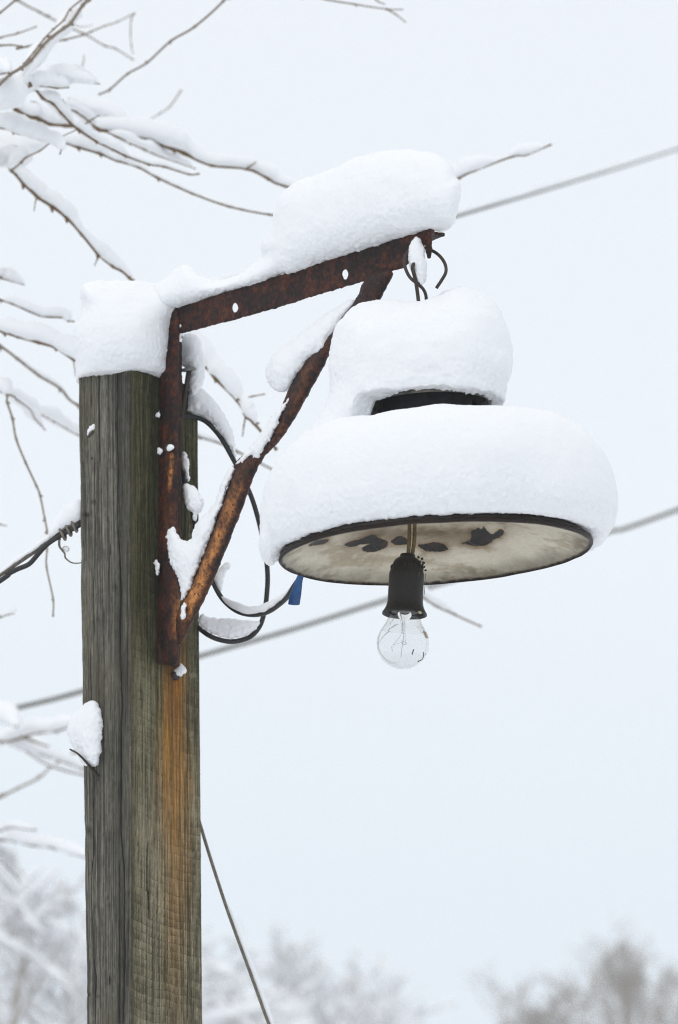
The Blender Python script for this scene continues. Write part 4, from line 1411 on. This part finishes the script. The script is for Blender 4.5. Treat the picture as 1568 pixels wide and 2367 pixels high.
def branch(tree, pts, wpx, Y0, Y1, snow=(), mat='bark', taper=0.55, bumps=True, shift=(0, 0, 0)):
    n = len(pts)
    P3 = []
    for i, (x, y) in enumerate(pts):
        yy = lerp(Y0, Y1, i / max(1, n - 1))
        P3.append(at(x, y, YT(yy) if tree is TREE1 else yy))
    per = 10
    P = catmull(P3, per)
    s = ppm(P[len(P) // 2])
    t = np.linspace(0, 1, len(P))
    r = 1.15 * wpx / 2 / s * lerp(1.0, taper, t)
    if bumps:
        for i in range(0, len(P), per):
            d = np.linalg.norm(P - P[i], axis=1)
            r = r * (1 + 0.38 * np.exp(-(d / (0.004)) ** 2))
    V, fs = tube(P, r, 8)
    m = MB(); m.add(V, fs)
    # buds
    for i in range(per, len(P) - 1, per):
        if rngb.random() < 0.55:
            tdir = (P[min(i + 1, len(P) - 1)] - P[i - 1]); tdir /= np.linalg.norm(tdir)
            sd = np.cross(tdir, YDIR) * rngb.choice((-1, 1)); sd /= np.linalg.norm(sd) + 1e-9
            e = P[i] + (sd * 0.8 + tdir * 0.8) * r[i] * rngb.uniform(1.6, 2.8)
            V, fs = tube([P[i], (P[i] + e) / 2, e], [r[i] * 0.9, r[i] * 0.7, r[i] * 0.25], 6); m.add(V, fs)
    o = m.build('branch', M[mat], tree)
    if snow:
        for (a, b, hpx, *rest) in snow:
            wf = rest[0] if rest else 0.55
            i0, i1 = int(a * (len(P) - 1)), int(b * (len(P) - 1)) + 1
            if i1 - i0 < 4:
                continue
            seg = P[i0:i1] + np.array([shift[0] / s, shift[2], -shift[1] / s])
            tt = np.linspace(0, 1, len(seg))
            # resample for a lumpy outline
            N_ = max(24, len(seg) * 2)
            q = np.linspace(0, 1, N_)
            seg = np.stack([np.interp(q, tt, seg[:, c]) for c in range(3)], 1)
            sd = rngb.randint(0, 9999)
            e = np.sin(math.pi * np.clip(q, 0.004, 0.996)) ** 0.45
            n_ = np.clip(1.12 + 0.5 * fbm(q * (b - a) * n * 0.9, 0.3, 0.7, 3, sd), 0.35, 1.6)
            h = hpx / s * e * n_
            V, fs = snow_strip(seg, h, np.maximum(h * wf, r[i0]), r[i0], 14, sd, 0.16)
            ms = MB()
            ms.add(V, fs)
            ms.build('snow_cover', M['snow'], o)
    return o


def c2(l):
    return [(x / 4.325, y / 4.325) for x, y in l]


def c1(l):
    return [(x / 2.0, y / 2.0) for x, y in l]


def YT(y):
    return 4.86 + (y - 4.86) * 0.72


TX = -430
YTR = YT(6.6)
tb = at(TX, 600, YTR)
tree = thing('bare_tree', 'bare twiggy tree at upper left with snow along its branches', 'tree', (float(tb[0]), YTR, 0.0), 'bare trees left of the post')
TREE1 = tree
Pt = np.array([[tb[0] + 0.02, YTR, -0.1], [tb[0], YTR, 0.8], [tb[0] - 0.02, YTR + 0.02, 1.7], [tb[0] + 0.02, YTR, 2.6], [tb[0] - 0.01, YTR + 0.03, 3.4], [tb[0] + 0.03, YTR, 4.4]])
V, fs = tube(catmull(Pt, 8), np.linspace(0.075, 0.02, 41), 16)
mb = MB(); mb.add(V, fs); mb.build('trunk', M['bark'], tree)
# overhead limb above the frame
branch(tree, [(TX, -100), (-250, -330), (50, -420), (500, -380), (900, -230)], 22, 6.6, 6.3, [(0.05, 0.98, 18)])
# diagonal pair, upper left
branch(tree, [(330, -400), (262, -70), (222, -18), (206, 0), (192, 12), (164, 53), (148, 65), (120, 86), (99, 106), (72, 139), (49, 157), (23, 173), (0, 194), (-60, 240)], 7.6, 6.4, 5.7, [], 'bark_grey', 0.8)
branch(tree, [(260, -90), (199, -11), (187, 1), (162, 22), (148, 46), (125, 67), (102, 90), (79, 120), (55, 148)], 4.2, 6.3, 5.75, [(0.18, 0.72, 24, 0.6), (0.6, 0.98, 30, 0.55)], 'bark_grey', 0.8, shift=(-16, -11, 0.09))
branch(tree, [(TX, 420), (-120, 240), (-20, 178), (20, 168)], 5, 6.5, 5.8, [(0.6, 1.0, 30)], 'bark_grey')
branch(tree, [(90, -120), (46, -9), (35, 1), (0, 30), (-90, 100)], 6.5, 6.4, 6.0, [], 'bark_grey')
branch(tree, [(-30, -60), (41, 0), (92, 28), (108, 37), (156, 61), (192, 77), (201, 81), (243, 106), (266, 112), (310, 139)], 4.6, 7.5, 7.5, [], 'bark_grey')
branch(tree, [(TX, 180), (-150, 130), (0, 87), (39, 78), (86, 61)], 4.6, 6.6, 6.6, [], 'bark_grey')
branch(tree, [(TX, 150), (-150, 110), (0, 105), (25, 104), (51, 107)], 5.2, 6.6, 6.3)
branch(tree, [(40, 112), (113, 98), (148, 92), (192, 81), (208, 74), (243, 60), (273, 50), (312, 30)], 4.4, 6.4, 7.4, [], 'bark_grey')
branch(tree, [(312, 30), (304, 44), (302, 76), (304, 105), (308, 125)], 2.6, 7.4, 7.4, [], 'bark_grey')
branch(tree, [(163, 52), (187, 62), (215, 58)], 2.2, 6.2, 7.6, [], 'bark_grey', bumps=False)
branch(tree, [(188, 165), (194, 139), (194, 127)], 3.0, 7.0, 7.4, [], 'bark_grey', bumps=False)
branch(tree, [(560, -360), (540, -40), (517, 2), (450, 62), (395, 95), (340, 145), (295, 171), (255, 206), (230, 218)], 4.6, 6.3, 7.0, [], 'bark_grey', 0.9)
branch(tree, [(420, 208), (393, 246), (370, 262), (340, 281)], 3.0, 7.9, 7.9, [], 'bark_grey')
branch(tree, [(800, -280), (690, -30), (733, -6), (821, 10), (894, 21), (931, 22)], 4.4, 6.3, 6.8, [], 'bark_grey')
branch(tree, [(894, 21), (915, 33), (938, 51)], 4.0, 6.7, 6.9, [], 'bark_grey')
branch(tree, [(830, -60), (866, -4), (889, 10)], 4.2, 6.5, 6.7, [], 'bark_grey')
# big clumps and fans
branch(tree, [(TX, 300), (-150, 205), (-20, 215), (40, 212), (72, 198)], 9, 6.5, 5.95, [(0.55, 0.99, 46, 0.8)])
branch(tree, c2([(300, 830), (340, 862), (430, 858), (560, 882), (690, 875)]), 4.2, 5.95, 6.1, [(0.12, 1.0, 34, 0.6)])
branch(tree, c2([(560, 850), (700, 830), (810, 818), (1000, 840)]), 3.6, 6.2, 6.3, [(0.0, 0.98, 28, 0.6)])
branch(tree, [(TX, 330), (-150, 230), (0, 232), (39, 254), (74, 270), (83, 272), (116, 286), (152, 290), (230, 300), (330, 322), (400, 344), (428, 356), (490, 382), (570, 390), (618, 411), (660, 430), (850, 470), (1000, 440), (1060, 412), (1096, 395), (1185, 362), (1217, 358), (1275, 334)], 9.5, 6.5, 6.7,
       [(0.1, 0.34, 30, 0.6), (0.33, 0.56, 42, 0.55), (0.52, 0.635, 26, 0.5), (0.56, 0.70, 34, 0.5), (0.80, 0.895, 32, 0.5), (0.905, 0.99, 26, 0.5)], 'bark', 0.36)
branch(tree, [(428, 356), (432, 346), (438, 340)], 4, 6.6, 6.6, bumps=False)
branch(tree, [(570, 390), (582, 382), (593, 374)], 4, 6.6, 6.6, bumps=False)
branch(tree, c2([(300, 835), (340, 870), (430, 980), (530, 1035), (610, 1125), (700, 1220), (790, 1300), (960, 1410), (1130, 1495), (1250, 1555), (1480, 1640), (1640, 1668), (1890, 1742), (1990, 1738)]), 6.2, 6.0, 6.4, [(0.12, 0.42, 26, 0.55), (0.42, 0.72, 24, 0.55), (0.7, 0.93, 13)], 'bark', 0.55)
branch(tree, c2([(620, 1000), (680, 1080), (770, 1125), (890, 1215), (950, 1265)]), 4.4, 6.3, 6.5, [(0.1, 0.95, 22, 0.6)])
branch(tree, c2([(850, 1245), (920, 1195), (1000, 1150)]), 3.2, 6.4, 6.4)
branch(tree, [(215, 290), (270, 316), (300, 330), (335, 346), (370, 361), (430, 382), (452, 390)], 4.0, 6.4, 6.7, [(0.1, 0.9, 24, 0.55)])
branch(tree, [(TX, 380), (-200, 270), (0, 290), (60, 305), (139, 326), (180, 340), (231, 355), (270, 371), (320, 386), (365, 411), (445, 447), (530, 477), (625, 496), (760, 510)], 6.2, 6.5, 6.5, [(0.3, 0.52, 22), (0.5, 0.66, 16), (0.64, 0.80, 10), (0.80, 0.98, 6)], 'bark', 0.7)
branch(tree, [(TX, 370), (-200, 260), (0, 295), (32, 306), (81, 320), (116, 330), (141, 341), (139, 356)], 5.0, 6.4, 6.0, [(0.4, 0.72, 34, 0.6), (0.62, 0.92, 26, 0.6)], 'bark', 0.5)
branch(tree, [(TX, 420), (-200, 290), (0, 374), (28, 393), (55, 423), (88, 455), (120, 476), (155, 503), (190, 541), (227, 586), (262, 615), (300, 641), (390, 740), (476, 847), (499, 876), (549, 926), (569, 962), (587, 978), (640, 1040)], 9.0, 6.4, 6.3,
       [(0.08, 0.19, 50, 0.6), (0.16, 0.45, 30, 0.55), (0.42, 0.62, 24, 0.55), (0.64, 0.85, 44, 0.5), (0.82, 0.95, 30, 0.5)], 'bark', 0.62)
branch(tree, [(88, 455), (83, 463), (79, 488)], 3.4, 6.35, 6.3, bumps=False)
branch(tree, [(222, 580), (226, 594), (219, 614)], 3.6, 6.35, 6.3, bumps=False)
branch(tree, [(549, 924), (567, 920), (585, 916), (612, 911)], 4.0, 6.3, 6.4)
branch(tree, [(568, 963), (564, 985), (561, 1008)], 3.8, 6.3, 6.4)
branch(tree, c2([(120, 1700), (215, 1622), (265, 1572), (400, 1508), (500, 1430), (600, 1375), (760, 1300)]), 3.8, 6.35, 6.1, [(0.0, 0.35, 30, 0.6)])
branch(tree, [(TX, 560), (-150, 600), (0, 640), (7, 644), (57, 658)], 4.6, 6.5, 6.5, [(0.4, 1.0, 24, 0.6)])
branch(tree, [(TX, 600), (-150, 650), (0, 693), (28, 702), (94, 730), (149, 735), (157, 742), (172, 743)], 4.6, 6.5, 6.4, [(0.3, 0.9, 20, 0.55)])
branch(tree, [(TX, 640), (-150, 740), (-20, 760), (11, 768), (42, 778), (90, 792), (129, 804), (169, 830), (230, 860)], 8.0, 6.5, 6.3, [(0.25, 0.98, 42, 0.55)], 'bark', 0.6)
branch(tree, [(169, 830), (172, 845), (175, 870)], 2.8, 6.35, 6.3, bumps=False)
branch(tree, [(TX, 620), (-150, 700), (0, 799), (40, 829), (90, 868), (138, 897), (180, 936), (310, 975), (460, 1010), (545, 1042), (700, 1130), (850, 1270), (985, 1385), (1050, 1420), (1112, 1448)], 5.8, 6.6, 7.6, [(0.2, 0.42, 9), (0.5, 0.62, 12), (0.75, 0.93, 20)], 'bark_grey', 0.7)
branch(tree, [(TX, 760), (-150, 850), (0, 895), (11, 904), (17, 915), (17, 930), (29, 967), (38, 1015), (60, 1070), (85, 1124), (93, 1145), (104, 1200), (109, 1228), (109, 1271), (108, 1310), (123, 1384), (123, 1425)], 5.2, 6.5, 6.2, [(0.1, 0.24, 26, 0.6)], 'bark_grey', 0.6)
branch(tree, [(TX, 800), (-100, 880), (20, 912), (40, 925), (70, 946), (81, 967), (105, 994)], 4.2, 6.5, 6.9, [(0.3, 0.97, 26, 0.6)], 'bark_grey')
branch(tree, [(70, 946), (123, 972), (180, 1005), (230, 1025)], 3.8, 6.9, 7.2, [(0.05, 0.95, 24, 0.6)], 'bark_grey')
branch(tree, [(TX, 1080), (-150, 1180), (0, 1212), (14, 1216)], 3.6, 6.6, 7.0, [], 'bark_grey')
branch(tree, [(TX, 1500), (-150, 1480), (0, 1427), (30, 1418), (37, 1411)], 4.4, 6.6, 6.9, [(0.5, 1, 7)], 'bark_grey')

for o_i, (pl, Yb, T_, sd_) in enumerate([
        ([(-30, 190), (0, 183), (30, 170), (56, 180), (70, 205), (62, 235), (42, 252), (0, 258), (-30, 252)], 5.95, 0.030, 401),
        (c2([(210, 700), (400, 665), (560, 622), (700, 632), (850, 720), (985, 812), (850, 835), (740, 850), (620, 838), (560, 852), (380, 852), (310, 838), (240, 770)]), 6.12, 0.026, 402),
        (c2([(-100, 1140), (0, 1130), (200, 1112), (400, 1232), (560, 1325), (600, 1402), (500, 1418), (350, 1376), (140, 1316), (0, 1266), (-100, 1240)]), 6.22, 0.024, 403),
        (c2([(-80, 1340), (0, 1330), (200, 1342), (420, 1400), (470, 1436), (400, 1492), (262, 1560), (160, 1672), (120, 1692), (0, 1608), (-80, 1560)]), 6.42, 0.030, 404),
        (c2([(640, 950), (900, 962), (1100, 1002), (1230, 1082), (1290, 1190), (1282, 1292), (1200, 1292), (1130, 1242), (1000, 1182), (850, 1132), (760, 1092)]), 6.62, 0.028, 405)]):
    pl = np.array(pl)
    snow_blob('snow_cover', None, pl, at(pl[:, 0].mean(), pl[:, 1].mean(), YT(Yb)), T_, T_ * 1.1, h=0.0032, jit=3.0, big=0.005, small=0.001, seed=sd_, parent=tree, bsc=26)

TX2 = -520
t2 = at(TX2, 1800, 8.6)
tree2 = thing('bare_tree', 'soft blurred bare tree at lower left with heavy snow on its low branches', 'tree', (float(t2[0]), 8.6, 0.0), 'bare trees left of the post')
Pt = np.array([[t2[0], 8.6, -0.1], [t2[0] + 0.02, 8.6, 0.7], [t2[0] - 0.02, 8.6, 1.5], [t2[0], 8.62, 2.3], [t2[0] + 0.02, 8.6, 3.0]])
V, fs = tube(catmull(Pt, 8), np.linspace(0.07, 0.02, 33), 16)
mb = MB(); mb.add(V, fs); mb.build('trunk', M['bark_grey'], tree2)
branch(tree2, [(TX2, 1560), (-150, 1640), (0, 1669), (40, 1680)], 6, 8.6, 8.2, [(0.4, 1.0, 40, 0.6)], 'bark_grey')
branch(tree2, [(-100, 1690), (0, 1712), (40, 1708), (63, 1700), (90, 1694), (130, 1690), (154, 1682), (200, 1668)], 7, 8.5, 8.2, [(0.1, 0.98, 34, 0.6)], 'bark_grey')
branch(tree2, [(TX2, 1600), (-150, 1680), (0, 1711), (26, 1721), (63, 1735), (118, 1750), (136, 1757), (188, 1776), (240, 1795)], 6.6, 8.6, 8.3, [(0.2, 0.62, 38, 0.6), (0.55, 0.95, 18)], 'bark_grey')
branch(tree2, [(63, 1737), (92, 1757), (118, 1771), (156, 1783), (191, 1791), (240, 1800)], 5.4, 8.4, 8.3, [(0.0, 0.9, 8)], 'bark_grey')
branch(tree2, [(TX2, 2050), (-150, 1910), (0, 1843), (11, 1838), (42, 1822), (90, 1798), (118, 1772), (143, 1757), (173, 1739), (215, 1712)], 6.0, 8.6, 8.9, [], 'bark_grey')
branch(tree2, [(55, 1704), (75, 1712), (114, 1726)], 6.0, 8.3, 8.3, [], 'bark_grey')
branch(tree2, [(TX2, 1900), (-150, 1935), (0, 1919), (22, 1913), (83, 1919)], 5.6, 8.6, 8.2, [(0.4, 0.98, 14)], 'bark_grey')
branch(tree2, [(TX2, 1880), (-150, 1930), (0, 1941), (35, 1944), (73, 1954), (127, 1961), (165, 1974), (191, 1980), (240, 1995)], 6.0, 8.6, 8.1, [(0.2, 0.98, 26, 0.6)], 'bark_grey')
branch(tree2, [(TX2, 1950), (-100, 1960), (0, 1992), (12, 2001), (37, 2024), (49, 2042)], 3.0, 8.6, 8.3, [], 'bark_grey')

# ------------------------------------------------------------------ background trees
def grow(rng, P, d, L, r, lev, maxlev, out, up=0.25, spread=0.7, kids=(3, 5)):
    n = 5
    pts = [P]
    q = P.copy(); dd = d.copy()
    for i in range(n):
        dd = dd + np.array([rng.gauss(0, 0.16), rng.gauss(0, 0.16), rng.gauss(0, 0.12) + up * 0.12])
        dd /= np.linalg.norm(dd)
        q = q + dd * (L / n)
        pts.append(q.copy())
    pts = np.array(pts)
    out.append((pts, r, lev))
    if lev >= maxlev:
        return
    for c in range(rng.randint(*kids)):
        t = rng.uniform(0.3, 1.0)
        i = min(n - 1, int(t * n))
        o = pts[i] + (pts[i + 1] - pts[i]) * (t * n - i)
        base = (pts[i + 1] - pts[i]); base /= np.linalg.norm(base)
        a = rng.uniform(0, 2 * math.pi)
        sd = np.array([math.cos(a), math.sin(a), rng.uniform(-0.1, 0.4)])
        nd = base * (1 - spread * 0.5) + sd * spread
        nd /= np.linalg.norm(nd)
        grow(rng, o, nd, L * rng.uniform(0.5, 0.78), r * rng.uniform(0.5, 0.66), lev + 1, maxlev, out, up, spread, kids)


def far_tree(name, label, base, H, seed, maxlev, r0, bark, snow, spread, kids, up, group, zview=0.0, limbs=14, wide=0.62):
    rng = random.Random(seed)
    root = thing(name, label, 'tree', tuple(base), group)
    segs = []
    tp = np.array([base + np.array([rng.gauss(0, 0.012) * H * i / 5, rng.gauss(0, 0.012) * H * i / 5, H * 0.9 * i / 5]) for i in range(6)])
    for i in range(limbs):
        z_ = zview - 0.7 + (H * 0.9 - zview + 0.7) * (i / (limbs - 1))
        t = z_ / (H * 0.9)
        o = np.array([np.interp(t * 5, np.arange(6), tp[:, c]) for c in range(3)])
        a = rng.uniform(0, 2 * math.pi)
        k_ = rng.uniform(0.3, 0.8)
        d = np.array([math.cos(a) * k_, math.sin(a) * k_, 0.75]); d /= np.linalg.norm(d)
        grow(rng, o, d, ((H * 0.97 - z_) * wide + 0.035 * H) * rng.uniform(0.8, 1.15), r0 * 0.3, 1, maxlev, segs, up, spread, kids)
    mxz = np.percentile([p[:, 2].max() for p, _, _ in segs], 99.7)
    kz = H / mxz
    segs = [(base + (p - base) * kz, r_, l_) for p, r_, l_ in segs]
    m = MB(); ms = MB()
    for pts, r, lev in segs:
        if pts[:, 2].max() < zview:
            if lev > 2:
                continue
        rr = np.linspace(r, r * 0.45, len(pts))
        V, fs = tube(pts, np.maximum(rr * 0.7, 0.0022 if snow else 0.005), 4 if lev > 1 else 6, False); m.add(V, fs)
        if snow and lev >= 1 and pts[:, 2].max() > zview - 0.3:
            sl_ = abs(pts[-1, 2] - pts[0, 2]) / (np.linalg.norm(pts[-1] - pts[0]) + 1e-6)
            if sl_ < 0.85:
                hh = snow * (1.1 - sl_) * rng.uniform(0.6, 1.4)
                V, fs = snow_strip(pts, np.full(len(pts), hh) * np.array([0.4, 1, 1, 1, 1, 0.4]), np.full(len(pts), hh * 0.6), r, 6, rng.randint(0, 999), 0.2); ms.add(V, fs)
    m.build('crown', bark, root)
    V, fs = tube(base + (catmull(tp, 4) - base) * kz, np.linspace(r0, r0 * 0.3, 21), 8)
    m = MB(); m.add(V, fs); m.build('trunk', bark, root)
    if ms.v:
        ms.build('snow_cover', M['snow'], root)
    return root


def gpos(px, Y):
    return np.array([(px - CX) / F * Y * 0.985, Y, 0.0])


g1 = 'snowy trees in the lower background'
FB = M['frost_bark']
far_tree('snowy_tree', 'blurred snow laden tree at the lower left edge of the picture', gpos(25, 20), 4.2, 11, 4, 0.05, FB, 0.045, 0.7, (2, 4), 0.25, g1, 2.9, 11)
far_tree('snowy_tree', 'blurred snow laden tree seen just left of the post', gpos(170, 21), 4.15, 12, 4, 0.05, FB, 0.045, 0.7, (2, 4), 0.25, g1, 3.0, 11)
far_tree('snowy_tree', 'faint snowy tree just right of the post behind the guy wire', gpos(545, 34), 5.35, 13, 4, 0.05, FB, 0.07, 0.7, (2, 4), 0.3, g1, 4.3, 10, 0.42)
far_tree('snowy_tree', 'faint snowy tree under the lamp bulb with a spiky top, second from the guy wire', gpos(715, 35), 5.5, 14, 4, 0.05, FB, 0.07, 0.6, (2, 4), 0.5, g1, 4.4, 11, 0.42)
far_tree('snowy_tree', 'faint snowy tree rightmost of those in the lower middle', gpos(815, 36), 5.35, 15, 4, 0.05, FB, 0.07, 0.7, (2, 4), 0.3, g1, 4.5, 9, 0.38)
g2 = 'bare grey trees on the horizon at lower right'
far_tree('distant_tree', 'lower bushy bare grey tree, leftmost of the distant trees at lower right', gpos(1265, 75), 9.1, 21, 5, 0.12, M['far_bark'], 0, 0.6, (2, 4), 0.4, g2, 7.4, 12, 0.5)
far_tree('distant_tree', 'tallest bare grey tree among the distant trees at lower right', gpos(1440, 75), 9.9, 22, 5, 0.13, M['far_bark'], 0, 0.55, (2, 4), 0.5, g2, 7.4, 14, 0.45)
far_tree('distant_tree', 'bare grey tree cut by the right edge of the picture', gpos(1590, 77), 9.4, 23, 5, 0.12, M['far_bark'], 0, 0.6, (2, 4), 0.4, g2, 7.5, 12, 0.5)

# ------------------------------------------------------------------ winter air
hz = [(-1510, -1510, -1.3), (1510, -1510, -1.3), (1510, 1510, -1.3), (-1510, 1510, -1.3), (-1510, -1510, 14), (1510, -1510, 14), (1510, 1510, 14), (-1510, 1510, 14)]
hm = bpy.data.materials.new('winter_air')
hm.use_nodes = True
ht = hm.node_tree
ht.nodes.remove(ht.nodes['Principled BSDF'])
pv = ht.nodes.new('ShaderNodeVolumePrincipled')
pv.inputs['Color'].default_value = (0.95, 0.965, 0.98, 1)
pv.inputs['Density'].default_value = 0.0028
ht.links.new(pv.outputs[0], ht.nodes['Material Output'].inputs['Volume'])
tag(mesh_obj('haze', hz, [[0, 3, 2, 1], [4, 5, 6, 7], [0, 1, 5, 4], [1, 2, 6, 5], [2, 3, 7, 6], [3, 0, 4, 7]], hm, smooth=False), kind='stuff')
